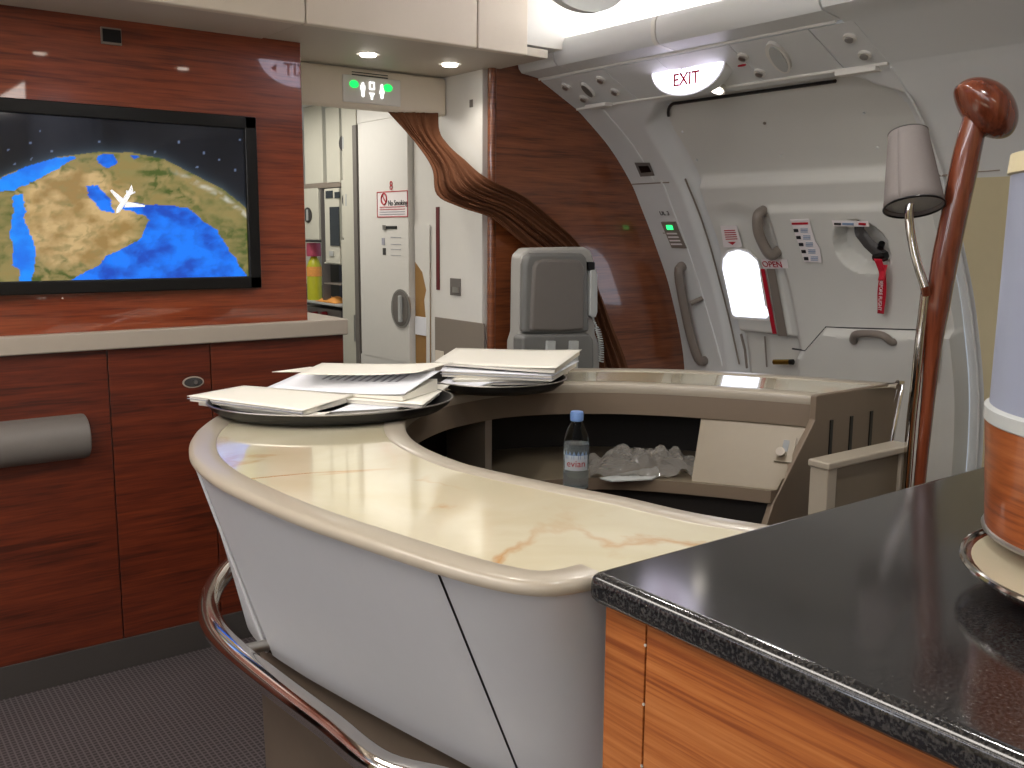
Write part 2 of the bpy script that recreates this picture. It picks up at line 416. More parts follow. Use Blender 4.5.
# dark seals: top gap and left edge
seal = smoothpath([spx(x, y, -.016) for x, y in [(683, 181), (697, 215), (707, 245), (714, 270), (727, 320), (737, 365)]], 30)
mk('door_seal', MB().tube(seal, .004, 8), 'taupe', door)
mk('door_seal', MB().tube([SP(y, ZT-.006, -.045) for y in frange(2.06, YC+HW-.13, 20)]+
   [SP(YC+HW-.13+.125*math.sin(a), ZT-.13+.125*math.cos(a), -.045) for a in frange(.1, .8, 5)], .0065, 8), 'black', door)
# step groove on jamb between upper and lower jamb mouldings
mk('jamb_joint', MB().tube([SP(y, 1.722, .001) for y in frange(3.06, 3.295, 6)], .003, 6), 'taupe', wr)
mk('jamb_joint', MB().tube([SP(y, 1.50+0*y, .001) for y in frange(3.14, 3.22, 4)], .002, 6), 'taupe', wr)
# raised ribs on the jamb, both sides of the door
for y in (3.15,):
    mk('jamb_rib', MB().tube([SP(y, z, -.001) for z in frange(1.73, 2.02, 14)], .005, 8), 'lining', wr)
mk('jamb_rib', MB().tube(smoothpath([spx(x, y, -.001) for x, y in [(661, 180), (672, 208), (686, 245), (697, 278), (710, 322), (722, 366)]], 30), .006, 8), 'lining', wr)
for y in (1.80,):
    mk('jamb_rib', MB().tube([SP(y, z, -.001) for z in frange(.3, 2.02, 40)], .005, 8), 'lining', wr)
mk('jamb_joint', MB().tube([SP(y, 1.70, .001) for y in frange(1.70, 1.86, 4)], .004, 6), 'taupe', wr)
# service strip above the door: lower rail, panels, upper rail, angled gap, bullnose, cove
def slope(y0, y1, za, zb, th, off=0):
    a, b = Vector((Xp(za), 0, za)), Vector((Xp(zb), 0, zb)); n = Vector((-(zb-za), 0, (b.x-a.x))).normalized()
    def q(p, y, o): return Vector((p.x, y, p.z))+n*o
    return MB().add([q(a, y0, off), q(a, y1, off), q(b, y1, off), q(b, y0, off), q(a, y0, off-th), q(a, y1, off-th), q(b, y1, off-th), q(b, y0, off-th)],
                    [(0, 1, 2, 3), (4, 7, 6, 5), (0, 4, 5, 1), (1, 5, 6, 2), (2, 6, 7, 3), (3, 7, 4, 0)])
psu = thing('service_panel', 'grey overhead service strip with air nozzles running above the exit door', 'panel', (2.7, 2.5, 2.03))
for a, b in [(3.3, 2.915), (2.911, 2.62), (2.616, 2.28), (2.276, 1.96), (1.956, 1.80)]:
    mk('strip_panel', slope(b, a, 2.033, 2.13, .012), 'lining', psu, bev=.001)
mk('rail', MB().tube([(Xp(2.135)-.004, y, 2.135) for y in (1.85, 3.295)], .005, 8), 'white', psu)
mk('rail', MB().tube([(Xp(2.03)-.002, y, 2.03) for y in (1.8, 3.295)], .006, 8), 'white', psu)
mk('clip', MB().box((2.76, 3.06, 2.018), (2.80, 3.19, 2.034), .003), 'white', psu)
mk('clip', MB().box((2.80, 1.84, 2.012), (2.84, 1.99, 2.03), .003), 'white', psu)
def on_strip(x, y, off=0):
    # point on the sloped strip plane
    A = Vector((Xp(2.03), 0, 2.03)); B = Vector((Xp(2.135), 0, 2.135)); n = Vector((-(B.z-A.z), 0, B.x-A.x)).normalized()
    d = ray(x, y); t = (A-EYE).dot(n)/d.dot(n); return EYE+d*t+n*off, n
def disc(px, py, r, h, mat, name, parent, off=0, ell=1, ang=0):
    p, n = on_strip(px, py, off); u = Vector((0, 1, 0)); w = n.cross(u)
    u2 = u*math.cos(ang)+w*math.sin(ang); w2 = w*math.cos(ang)-u*math.sin(ang)
    mb = MB(); k = 24
    mb.slab([p+u2*math.cos(2*PI*i/k)*r+w2*math.sin(2*PI*i/k)*r*ell for i in range(k)], n*h)
    return mk(name, mb, mat, parent)
for (x, y) in [(566, 86), (584, 98), (601, 79), (615, 91), (743, 56), (760, 72), (850, 37), (865, 54)]:
    nz = disc(x, y, .021, .008, 'white', 'nozzle_ring', psu); disc(x, y, .013, .014, 'steel', 'nozzle', nz)
l = disc(588, 89, .05, .010, 'white', 'lamp_lens', psu, ell=.45, ang=1.3); disc(588, 89, .042, .013, 'padgrey', 'lens_glass', l, ell=.38, ang=1.3)
l = disc(779, 56, .085, .012, 'white', 'lamp_lens', psu, ell=.42, ang=1.3); disc(780, 56, .07, .016, 'ring', 'lens_glass', l, ell=.35, ang=1.3)
p, n = on_strip(742, 68); disc(742, 65, .018, .004, 'red', 'red_mark', psu, ell=.2, ang=0)
# door downlight
dl = thing('downlight', 'small round lit lamp beside the exit sign above the door', 'light', on_strip(718, 86)[0])
disc(718, 86, .034, .016, 'white', 'ring', dl); disc(718, 86, .024, .019, 'beam', 'lens', dl)
bn = thing('cornice', 'white rounded cornice moulding under the glowing ceiling cove', 'moulding', (2.5, 2.6, 2.15))
def nose(y0, y1):
    pr = [(2.60, 2.137), (2.50, 2.150), (2.485, 2.165), (2.478, 2.19), (2.478, 2.225), (2.488, 2.245), (2.51, 2.252), (2.62, 2.252)]
    return MB().loft([[Vector((x, y, z)) for x, z in pr] for y in (y0, y1)], closed=True)
for a, b in [(3.06, 3.29), (2.52, 3.055), (2.50, 2.52), (1.832, 2.495)]:
    mk('cornice_piece', nose(min(a, b), max(a, b)), 'lining' if b-a > .1 else 'white', bn)
def cov():
    pr = [(2.62, 2.252), (2.72, 2.26), (2.74, 2.30), (2.70, 2.36), (2.60, 2.41), (2.45, 2.425), (2.36, 2.425), (2.36, 2.46), (2.62, 2.46), (2.8, 2.36), (2.8, 2.24), (2.62, 2.24)]
    return MB().loft([[Vector((x, y, z)) for x, z in pr] for y in (YR, 3.0)], closed=True)
struct('ceiling_side', cov(), 'white')
struct('trim_9', MB().box((2.28, 3.0, 2.20), (2.85, 3.29, 2.46)), 'white', smooth=False)
single('cove_lamp', MB().box((2.60, YR+.1, 2.253), (2.66, 2.93, 2.262)), 'cove', 'long lit strip lamp hidden in the ceiling cove above the exit door', 'light', smooth=False)
# EXIT sign
def plX(x, y, X, o=0): p = at(x, y, X=X); p.x -= o; return p
XE = 2.68
tl, tr, bt = at(652, 71, X=XE), at(723, 58, X=XE), at(690, 93, X=XE)
ex = thing('exit_sign', 'glowing half-round white exit sign with red letters above the door', 'sign', (XE, (tl.y+tr.y)/2, bt.z))
yc, hw = (tl.y+tr.y)/2, (tl.y-tr.y)/2; zt = (tl.z+tr.z)/2+.004; hh = zt-bt.z
def half(sc, X):
    pts = [Vector((X, yc+hw*sc*math.cos(a), zt-.004*(1-sc)-hh*sc*math.sin(a)**.9)) for a in frange(0.0, PI, 24)]
    return [p if 0 < i < 24 else p for i, p in enumerate(pts)]+[Vector((X, yc-hw*sc*.9, zt+.012)), Vector((X, yc, zt+.016)), Vector((X, yc+hw*sc*.9, zt+.012))]
mk('housing', MB().slab(half(1.06, XE+.004), (.05, 0, 0)), 'lining', ex)
gl = mk('glowing_face', MB().slab(half(1.0, XE), (.02, 0, 0)), 'exit', ex)
text('lettering', 'EXIT', (XE-.001, yc-.002, zt-hh*.52), (0, -1, 0), (0, 0, 1), hh*.60, 'red', ex, bold=.018)
text('lettering', '\u0627\u062e\u0631\u062c'[::-1], (XE-.001, yc, zt-hh*.12), (0, -1, 0), (0, 0, 1), hh*.3, 'blackink', ex)

# hanging exit sign whose face mirrors in the television bulkhead
YH = 2.30
hc = at(296, 57, Y=2*YB-YH); hr = abs(at(258, 57, Y=2*YB-YH).x-hc.x); hz = hc.z
print('hang', hc, hr, [ (lambda v: (CX+F*v.dot(RT)/v.dot(FW), CY-F*v.dot(UP)/v.dot(FW)))(Vector((hc.x+dx*hr, YH, hz-.13))-EYE) for dx in (-1, 0, 1)])
hs_ = thing('exit_sign', 'hanging half-round exit sign facing the television, mirrored in the glossy wood beside it', 'sign', (hc.x, YH, hz))
def hfan(sc, Y): return [Vector((hc.x+hr*sc*math.cos(a), Y, hz-.135*sc*math.sin(a))) for a in frange(0, PI, 24)]
mk('housing', MB().slab(hfan(1.05, YH-.03), (0, .028, 0)), 'lining', hs_)
mk('glowing_face', MB().slab(hfan(1.0, YH-.002), (0, .004, 0)), 'exit', hs_)
mk('hanger', MB().box((hc.x-.1, YH-.025, hz), (hc.x+.1, YH-.005, 2.42)), 'lining', hs_)
text('lettering', 'EXIT', (hc.x+.015, YH+.003, hz-.06), (-1, 0, 0), (0, 0, 1), .075, 'red', hs_, bold=.02)
mk('arrow', MB().slab([(hc.x-.125, YH+.003, hz-.06), (hc.x-.098, YH+.003, hz-.04), (hc.x-.098, YH+.003, hz-.08)], (0, .001, 0)), 'red', hs_, smooth=False)
# ================================================================== DOOR DETAILS
# window
def wpx(l): return [(700+x/5.12, 190+y/5.12) for x, y in l]
win = wpx([(125, 350), (150, 318), (200, 305), (250, 320), (295, 360), (310, 400), (333, 520), (355, 640), (345, 652), (185, 642), (172, 630), (145, 500), (122, 400)])
wc = [spx(x, y, .006) for x, y in win]
cen = sum(wc, Vector())/len(wc)
wf = struct('window_1', MB().slab([cen+(p-cen)*1.10 for p in wc], nrm(1.28)*-.004), 'white', smooth=False)
mk('pane', MB().slab([p+nrm(p.z)*.003 for p in wc], nrm(1.28)*-.001), 'sky', wf, smooth=False)
decal('stripe', wpx([(316, 400), (335, 400), (397, 733), (377, 733)]), 'red', door, .008)
decal('slot', wpx([(345, 400), (387, 402), (450, 745), (405, 745)]), 'grip', door, .006)
decal('notice_label', wpx([(108, 180), (192, 178), (220, 290), (125, 290)]), 'label', door, .006)
decal('notice_arrow', wpx([(148, 262), (188, 262), (172, 277)]), 'red', door, .008)
for k in range(5): decal('notice_line', wpx([(128+k*2, 202+k*11), (184+k*3, 200+k*11), (185+k*3, 204+k*11), (129+k*2, 206+k*11)]), 'red', door, .008)
decal('open_label', wpx([(318, 352), (450, 350), (458, 396), (328, 400)]), 'label', door, .0075)
def dtext(s, px, py, size, mat, off=.010, name='lettering', par=None, tilt=0):
    p = hit(px, py); z = p.z; tz = Vector((Xp(z+.01)-Xp(z), 0, .01)).normalized()
    rt = Vector((0, -1, 0))
    if tilt: rt, tz = rt*math.cos(tilt)+tz*math.sin(tilt), tz*math.cos(tilt)-rt*math.sin(tilt)
    return text(name, s, SP(p.y, z, off), rt, tz, size, mat, par or door)
dtext('OPEN', 773.5, 263.5, .040, 'red')
decal('instruction_sheet', wpx([(472, 140), (568, 138), (582, 190), (600, 250), (625, 290), (635, 362), (545, 358), (510, 250)]), 'label', door, .016)
decal('sheet_heading', wpx([(482, 156), (565, 154), (567, 164), (484, 166)]), 'red', door, .019)
for k in range(5):
    x0, y0 = 492+k*13, 188+k*36
    decal('sheet_icon', wpx([(x0, y0), (x0+22, y0), (x0+25, y0+16), (x0+3, y0+16)]), 'blackink', door, .019)
    for j in range(3):
        decal('sheet_line', wpx([(x0+36, y0+j*8-2), (x0+72, y0+j*8-2), (x0+73, y0+j*8+1), (x0+37, y0+j*8+1)]), 'bluelab', door, .019)
decal('lever_label', wpx([(685, 145), (872, 148), (878, 178), (695, 174)]), 'label', door, .016)
for (a, b, m) in [(700, 735, 'blackink'), (742, 800, 'bluelab'), (825, 862, 'red')]:
    decal('lever_mark', wpx([(a, 156), (b, 157), (b, 168), (a, 166)]), m, door, .019)
# grip handles
def grip(name, px, r, lift, par, mat='grip', ends=True):
    a, *mid, b = [hit(*p) for p in px]
    pts = [SP(a.y, a.z, -.005), SP(a.y, a.z, lift*.7)]+[SP(m.y, m.z, lift) for m in mid]+[SP(b.y, b.z, lift*.7), SP(b.y, b.z, -.005)]
    return mk(name, MB().tube(smoothpath(pts, 30), r, 14), mat, par)
grip('grab_handle', [(763, 211), (765, 224), (770, 238), (776, 248), (778, 251)], .022, .05, door)
g = grip('grab_handle', [(683, 266), (687, 285), (695, 325), (702, 350), (705, 360)], .022, .045, wr)
mk('handle_bracket', MB().tube([spx(696, 300, .04), spx(703, 298, .0)], .012, 10), 'grip', g)
grip('grab_handle', [(861, 336), (866, 327), (880, 326), (894, 328), (900, 337)], .015, .075, door)
g = grip('grab_handle', [(940, 318), (942, 335), (938, 375), (933, 390)], .018, .045, wr)
# lever in the round recess
lv = mk('lever', MB().loft([[spx(x, y, o)+Vector((0, dy, dz)) for dy, dz in [(.022, 0), (.016, .016), (0, .022), (-.016, .016), (-.022, 0), (-.016, -.016), (0, -.022), (.016, -.016)]]
    for x, y, o in [(855, 229, -.03), (858, 233, -.01), (868, 243, .0), (877, 250, .005), (884, 256, .0)]], closed=True), 'darkgrey', door)
mk('lever_joint', MB().tube([spx(876, 256, .012), spx(888, 254, .012)], .014, 10), 'black', lv)
mk('lever_joint', MB().tube([spx(882, 243, .0), spx(884, 245, .025)], .012, 10), 'black', lv)
rb = thing('warning_ribbon', 'red ribbon with white lettering hanging from the door lever', 'ribbon', spx(881, 312, .03))
rp = [(884, 253), (887, 262), (889, 270), (888, 290), (887, 309)]
rc = smoothpath([spx(x, y, .045) for x, y in rp], 20)
mk('strap', MB().grid(lambda u, v: rc[int(round(v*19))]+Vector((.004*math.sin(u*3+v*8), (u-.5)*-.032, 0)), 6, 19), 'ribbon', rb, solid=.002)
q = spx(881.5, 291, .052)
mk('strap', MB().grid(lambda u, v: spx(886, 260, .035)+Vector((.0, (u-.5)*-.025-.014+.01*v, -.06*v)), 3, 8), 'ribbon', rb, solid=.002)
_h1, _h2 = hit(884, 268), hit(881, 312)
q = (rc[8]+rc[17])/2+Vector((-.009, 0, 0))
dn = (rc[17]-rc[8]).normalized()
text('lettering', 'BEFORE FLIGHT', q, dn, Vector((0, -1, 0)), .020, 'label', rb)
# bustle outline seam
mk('slide_pack_seam', MB().tube([SP(p.y, p.z+.003, .004) for p in bl[1:-1]], .004, 6), 'blackink', door)
# pipe and catch under the window
mk('pipe', MB().tube([spx(741, 334, .0), spx(745, 350, 0), spx(747, 368, 0)], .006, 8), 'grip', door)
mk('pipe', MB().tube([spx(762, 338, -.02), spx(764, 368, -.02)], .004, 8), 'grip', door)
mk('lock_pin', MB().tube([spx(774, 362, .0), spx(790, 362, .0)], .012, 12), 'brass', door)
mk('lock_pin_tip', MB().tube([spx(790, 362, .0), spx(793, 362, .0)], .013, 12), 'black', door)
# screws in upper door panel
for x, y in [(672, 115), (676, 141), (690, 168), (741, 104), (758, 133), (823, 93), (857, 124), (870, 157), (774, 164)]:
    p = hit(x, y); mk('screw', MB().tube([SP(p.y, p.z, -.058), SP(p.y, p.z, -.050)], .005 if x != 758 else .006, 10), 'taupe' if x == 758 else 'lining', door)
# jamb details: grille, UL 3, status light box
decal('vent_plate', [(635, 162), (650, 162), (655, 175), (641, 176)], 'padgrey', wr, .005)
decal('vent_slot', [(639, 165), (649, 165), (652, 171), (642, 172)], 'black', wr, .007)
dtext('UL 3', 665, 213, .030, 'blackink', .004, par=wr)
bx = thing('status_box', 'small grey status box with green light on the door jamb', 'box', spx(675, 236))
def jpx(l): return [(490+x/3.655, 170+y/3.655) for x, y in l]
decal('box_body', jpx([(628, 188), (680, 188), (722, 284), (668, 282)]), 'grip', bx, .008, .008)
decal('box_light', jpx([(648, 198), (670, 198), (675, 214), (653, 214)]), 'greend', bx, .011)
for k in range(4): decal('text_line', jpx([(650+k*5, 226+k*13), (686+k*6, 226+k*13), (690+k*6, 231+k*13), (653+k*5, 231+k*13)]), 'label', bx, .011)
# right side lining seam and sill moulding
mk('lining_seam', MB().tube([spx(x, y, .001) for x, y in [(1000, 170), (985, 171), (972, 172)]], .002, 6), 'taupe', wr)
mk('lining_seam', MB().tube([SP(1.50, z, .001) for z in frange(.8, 1.66, 20)], .0025, 6), 'taupe', wr)
mk('lining_panel', MB().grid(lambda u, v: SP(lerp(.9, 1.775, u), lerp(.4, 1.69, v), .004), 10, 30), 'cream', wr)
# daylight behind the window is the lit pane itself

# ================================================================== RECESS, HEADER, PASSAGE
XW = 2.345
struct('wall_passage', MB().box((XW, YB+.052, 0), (XW+.05, 3.90, 2.2)), 'white', smooth=False)
struct('wall_passage_end', MB().box((XL, 6.2, 0), (3.4, 6.25, 2.2)), 'galley', smooth=False)
struct('ceiling_passage', MB().box((.3, 3.69, 2.17), (3.4, 6.2, 2.2)), 'white', smooth=False)
struct('wall_passage_inner', MB().box((1.30, 3.37, 0), (1.50, 6.2, 2.19)), 'white', smooth=False)
struct('baseboard_passage', MB().box((XW-.006, YB+.03, 0), (XW, 3.72, 1.115), .002), 'taupe')
hd = struct('header_panel', MB().box((1.50, 3.62, 1.995), (XW-.002, 3.68, 2.152), .012), 'fascia', smooth=30)
hd['kind'] = 'structure'; hd.name = 'trim_10'
# lavatory sign
ls = thing('toilet_sign', 'lit lavatory sign with green lamps and white figures on the header', 'sign', (2.0, 3.62, 2.03))
mk('sign_plate', ybox(342, 74, 400, 107, 3.62, .01, .004, proud=.008), 'white', ls)
for x, y in [(354, 84), (388, 88)]:
    p = at(x, y, Y=3.61); mb = MB()
    mb.slab([Vector((p.x+.020*math.cos(a), 3.611, p.z+.015*math.sin(a))) for a in frange(0, 2*PI, 20)[:-1]], (0, -.003, 0)); mk('green_lamp', mb, 'green', ls)
def figure(cx, cz, skirt):
    mb = MB(); Y = 3.611; s = .0185
    def P(l): mb.slab([Vector((cx+x*s, Y, cz+z*s)) for x, z in l], (0, -.003, 0))
    P([(.28*math.cos(a), 1.35+.28*math.sin(a)) for a in frange(0, 2*PI, 12)[:-1]])
    if skirt: P([(-.25, 1), (.25, 1), (.6, -.35), (-.6, -.35)])
    else: P([(-.5, 1), (.5, 1), (.5, 0), (.3, 0), (.3, -.4), (-.3, -.4), (-.3, 0), (-.5, 0)])
    P([(-.28, -.35), (-.04, -.35), (-.04, -1.4), (-.28, -1.4)]); P([(.04, -.35), (.28, -.35), (.28, -1.4), (.04, -1.4)])
    return mb
for x, y, k in [(363, 90, 0), (382, 92, 1)]:
    p = at(x, y, Y=3.61); mk('figure', figure(p.x, p.z, k), 'whitei', ls)
p = at(372, 86, Y=3.61)
mb = MB()
for a, b in [((-.012, .012), (.012, .016)), ((-.012, -.014), (.012, -.010)), ((-.012, -.01), (-.009, .012)), ((.009, -.01), (.012, .012))]:
    mb.box((p.x+a[0], 3.608, p.z+a[1]), (p.x+b[0], 3.611, p.z+b[1]))
mk('mirror_icon', mb, 'whitei', ls)
p = at(372, 95, Y=3.61); mk('basin_icon', MB().slab([(p.x-.013, 3.611, p.z+.008), (p.x+.013, 3.611, p.z+.008), (p.x+.004, 3.611, p.z-.004), (p.x+.003, 3.611, p.z-.018), (p.x-.003, 3.611, p.z-.018), (p.x-.004, 3.611, p.z-.004)], (0, -.003, 0)), 'whitei', ls)
for k in range(2):
    a = at(352, 71+k*2.5, Y=3.617); b = at(388, 75+k*2.5, Y=3.617)
    mk('caption_line', MB().box((a.x, 3.617, a.z-.004-k*.001), (b.x, 3.6195, a.z-.001)), 'blackink', ls)
# soffit downlights
for i, (x, y, lb) in enumerate([(368, 54, 'left round downlight set in the soffit above the lavatory sign'), (450, 64, 'right round downlight set in the soffit above the curtain top')]):
    p = at(x, y, Z=2.157)
    t = thing('downlight', lb, 'light', p, 'soffit downlights')
    mk('ring', MB().lathe((p.x, p.y, 2.150), [(.028, .008), (.045, .006), (.046, .008)], 24), 'white', t)
    mk('lens', MB().lathe((p.x, p.y, 2.149), [(.001, 0), (.03, 0), (.03, .008)], 24), 'beam', t)
    ld = bpy.data.lights.new('downlight_beam', 'SPOT'); ld.energy = 6; ld.spot_size = 2.3; ld.spot_blend = .7; ld.shadow_soft_size = .03; ld.color = (1, .93, .84)
    lo = bpy.data.objects.new('downlight_beam', ld); C.objects.link(lo); lo.location = (p.x, p.y, 2.14)
# items on white recess panel
o_ = mk('ashtray_plate', xbox(451, 278, 461, 296, XW, .0, .001, proud=.006), 'padgrey'); o_['label'] = 'small grey metal ashtray plate on the white panel beside the curtain'; o_['category'] = 'ashtray'
mk('ashtray_latch', xbox(453, 287, 459, 293, XW-.006, .0, proud=.004), 'steel', o_)
sl = single('slot_strip', xbox(436.5, 207, 440, 290, XW, .0, proud=.004), 'maroon', 'narrow dark brown slot strip on the white panel left of the ashtray', 'slot', smooth=False)
so = single('wall_socket', xbox(436, 350, 444, 362, XW-.006, .0, .001, proud=.005), 'fascia', 'small cream socket plate low on the grey kick panel', 'socket', smooth=False)
cr = single('call_marker', xbox(470, 100, 473, 107, XW, 0, proud=.003), 'padgrey', 'tiny grey marker high on the white recess panel', 'marker', smooth=False)
# lavatory front
lav = thing('lavatory_door', 'white lavatory door with no smoking label and oval pull handle', 'door', (XW, 4.15, 0))
mk('door_leaf', xbox(363, 124, 415, 365, XW, .035, .004, proud=.03).box((XW-.03, 3.905, 0), (XW+.005, 4.395, at(390, 364, X=XW-.03).z+.02)), 'white', lav)
XD = XW-.03
mk('edge_strip', MB().box((XW-.034, 4.40, 0), (XW+.02, 4.44, 2.02)), 'padgrey', lav)
def xfr(x0, y0, x1, y1, X, w, mat, par, name='label_border'):
    a = at(x0, y0, X=X); b = at(x1, y1, X=X); mb = MB()
    ya, yb_, za, zb = max(a.y, b.y), min(a.y, b.y), max(a.z, b.z), min(a.z, b.z)
    for p, q in [((yb_, za-w), (ya, za)), ((yb_, zb), (ya, zb+w)), ((yb_, zb), (yb_+w, za)), ((ya-w, zb), (ya, za))]:
        mb.box((X-.002, p[0], p[1]), (X, q[0], q[1]))
    return mk(name, mb, mat, par)
mk('notice', xbox(377, 192, 408, 217, XD, 0, proud=.001), 'label', lav); xfr(377, 192, 408, 217, XD-.001, .004, 'red', lav)
p = at(384, 199, X=XD-.002)
mb = MB(); mb.tube([Vector((p.x-.001, p.y+.026*math.cos(a), p.z+.026*math.sin(a))) for a in frange(0, 2*PI, 20)], .0035, 6); mb.tube([p+Vector((0, .02, .02)), p+Vector((0, -.02, -.02))], .0035, 6)
mk('no_smoking_symbol', mb, 'red', lav)
p = at(398, 203, X=XD-.002); text('lettering', 'No Smoking', p+Vector((0, .005, 0)), (0, -1, 0), (0, 0, 1), .036, 'blackink', lav)
for k in range(4):
    a = at(380, 207+k*2.4, X=XD-.001); b = at(405, 207+k*2.4, X=XD-.001)
    mk('notice_line', MB().box((XD-.003, b.y, a.z-.003), (XD-.001, a.y, a.z)), 'red' if k < 2 else 'ink', lav)
text('door_mark', '8', at(391, 186, X=XD-.002), (0, -1, 0), (0, 0, 1), .06, 'red', lav)
mk('lock_slot', xbox(384, 226, 397, 229, XD, 0, .001, proud=.004), 'black', lav); mk('lock_end', xbox(383, 225, 386, 230, XD-.003, 0, .001, proud=.004), 'steel', lav)
mk('icon_box', xbox(382, 238, 385, 245, XD, 0, proud=.002), 'ink', lav); mk('icon_box', xbox(383, 248, 386, 255, XD, 0, proud=.002), 'darkgrey', lav)
for y in (237, 244, 249, 255): mk('icon_line', xbox(391, y, 401, y+.8, XD, 0, proud=.002), 'ink', lav)
# oval pull
p0 = at(392, 307, X=XD); p1 = at(411, 307, X=XD); zt_, zb_ = at(401, 289, X=XD).z, at(401, 328, X=XD).z
cy, hw_ = (p0.y+p1.y)/2, abs(p0.y-p1.y)/2
def stad(sc, X, n=24):
    pts = []; r = hw_*sc; hh_ = (zt_-zb_)/2*(1-(1-sc)*.5)-r; zc = (zt_+zb_)/2
    for i in range(n):
        a = 2*PI*i/n; pts.append(Vector((X, cy+r*math.cos(a), zc+r*math.sin(a)+(hh_ if math.sin(a) > 0 else -hh_))))
    return pts
hdl = mk('handle_recess', MB().slab(stad(1, XD-.005), (.005, 0, 0)), 'steel', lav)
mk('recess_shadow', MB().slab(stad(.8, XD-.0065), (.003, 0, 0)), 'padgrey', hdl)
mk('handle_bar', MB().box((XD-.022, cy-.024, zb_+.03), (XD-.006, cy-.002, zt_-.03), .005), 'ring', hdl)
# lavatory frame/pillar beyond
lf = thing('lavatory_frame', 'pale upright frame panel left of the white lavatory door', 'frame', (XW, 4.5, 0))
mk('post', MB().box((XW-.01, 4.445, 0), (XW+.04, 4.60, 2.17), .003), 'galley', lf)
mk('hinge', xbox(355, 315, 359, 342, XW-.01, 0, .001, proud=.008), 'steel', lf)
mk('top_panel', MB().box((XW-.006, 3.905, 2.03), (XW+.04, 4.44, 2.17), .003), 'white', lf)
# tan view past the door edge
lw = thing('jamb_panel', 'white jamb panel with tan leather behind its curved edge beside the lavatory door', 'panel', (XW, 3.8, 0))
mk('tan_backing', xbox(415.5, 262, 431, 366, XW-.001, .0, proud=.003), 'tan', lw, smooth=False)
mk('curved_cover', MB().slab([at(x, y, X=XW-.005) for x, y in [(415, 225), (430, 225), (430, 366), (427, 366), (427, 325), (425, 300), (427, 290), (423, 272), (416, 262)]], (-.004, 0, 0)), 'white', lw, smooth=False)
mk('lower_ledge', xbox(416, 316, 427, 336, XW-.005, 0, .001, proud=.006), 'paper2', lw)
# galley
ga = thing('galley_unit', 'pale galley unit with round latches, oven and open shelf seen through the passage', 'galley', (XW+.2, 5.1, 0))
def gpart(n, r, mat, proud=0, depth=.05, par=ga, bev=.004, X=XW): return mk(n, xbox(*r, X, depth, bev, proud), mat, par)
gpart('side_door', (341, 109, 354, 178), 'white'); gpart('side_door', (341, 180, 354, 238), 'galley'); gpart('side_door', (341, 240, 354, 380), 'galley')
gpart('locker_door', (303, 108, 323, 183), 'galley'); gpart('locker_door', (325, 108, 340, 183), 'galley')
gpart('rail', (303, 184, 340, 187), 'taupe')
gpart('cupboard_door', (303, 188, 319, 240), 'galley'); gpart('divider', (320, 188, 323, 300), 'padgrey')
ov = gpart('oven', (324, 189, 340, 265), 'galley')
gpart('oven_display', (326, 191, 333, 198), 'glass', .004, 0, ov, 0); gpart('oven_display', (335, 192, 340, 198), 'glass', .004, 0, ov, 0)
gpart('oven_window', (330, 207, 340, 246), 'glass', .004, 0, ov, 0); gpart('oven_button', (330, 251, 334, 256), 'ring', .006, 0, ov, 0)
gpart('shelf_back', (303, 240, 340, 322), 'darkgrey', 0, .3, ga, 0, XW+.25)
gpart('cupboard_door', (303, 242, 320, 285), 'galley', 0, .02, ga, .003, XW+.12)
gpart('shelf', (324, 262, 340, 265), 'galley', 0, .25); gpart('shelf', (324, 283, 340, 285), 'taupe', 0, .25); gpart('worktop', (303, 302, 341, 305), 'ring', 0, .25)
gpart('lower_panel', (303, 305, 341, 322), 'padgrey', 0, .2, ga, .002, XW+.03)
for x, y in [(344, 143), (347, 200), (308, 215)]:
    p = at(x, y, X=XW-.002); q = mk('round_latch', MB().slab([p+Vector((0, .05*math.cos(a), .042*math.sin(a))) for a in frange(0, 2*PI, 20)[:-1]], (-.004, 0, 0)), 'darkgrey', ga)
    mk('latch_bar', MB().box((p.x-.009, p.y-.012, p.z-.03), (p.x-.004, p.y+.004, p.z+.03)), 'ring', q)
# yellow bottle, orange cloth, red knobs
p = at(315, 303, X=XW+.06); zt2 = at(315, 243, X=XW+.06).z
yb2 = thing('detergent_bottle', 'yellow plastic bottle with pink top on the galley worktop', 'bottle', p)
h = zt2-p.z
mk('bottle_body', MB().lathe((p.x, p.y, p.z), [(.03, 0), (.042, .01), (.042, h*.62), (.03, h*.7), (.016, h*.78)], 20), 'yellow', yb2)
mk('bottle_label', MB().lathe((p.x, p.y, p.z+h*.45), [(.0435, 0), (.0435, h*.16)], 20, False), 'orange', yb2)
mk('bottle_cap', MB().lathe((p.x, p.y, p.z+h*.78), [(.04, 0), (.042, .01), (.04, h*.22), (.01, h*.225)], 20), 'pink', yb2)
p = at(333, 302, X=XW+.06)
single('cloth', MB().grid(lambda u, v: Vector((p.x+(u-.5)*.1, p.y+(v-.5)*.24, p.z+.001+.035*math.sin(PI*u)*math.sin(PI*v)*(1+.4*math.sin(9*v)))), 8, 14), 'orange', 'crumpled orange cloth lying on the galley worktop', 'cloth', solid=.004)
for i, x in enumerate((309, 317, 326)):
    p = at(x, 315, X=XW+.028)
    t = single('cart_knob', MB().tube([p, p-Vector((.03, 0, 0))], [.022, .018], 14), 'maroon', 'dark red knob under the galley worktop, '+['nearest the wood wall', 'middle one of three', 'furthest from the wood wall'][i], 'knob', 'dark red galley knobs')

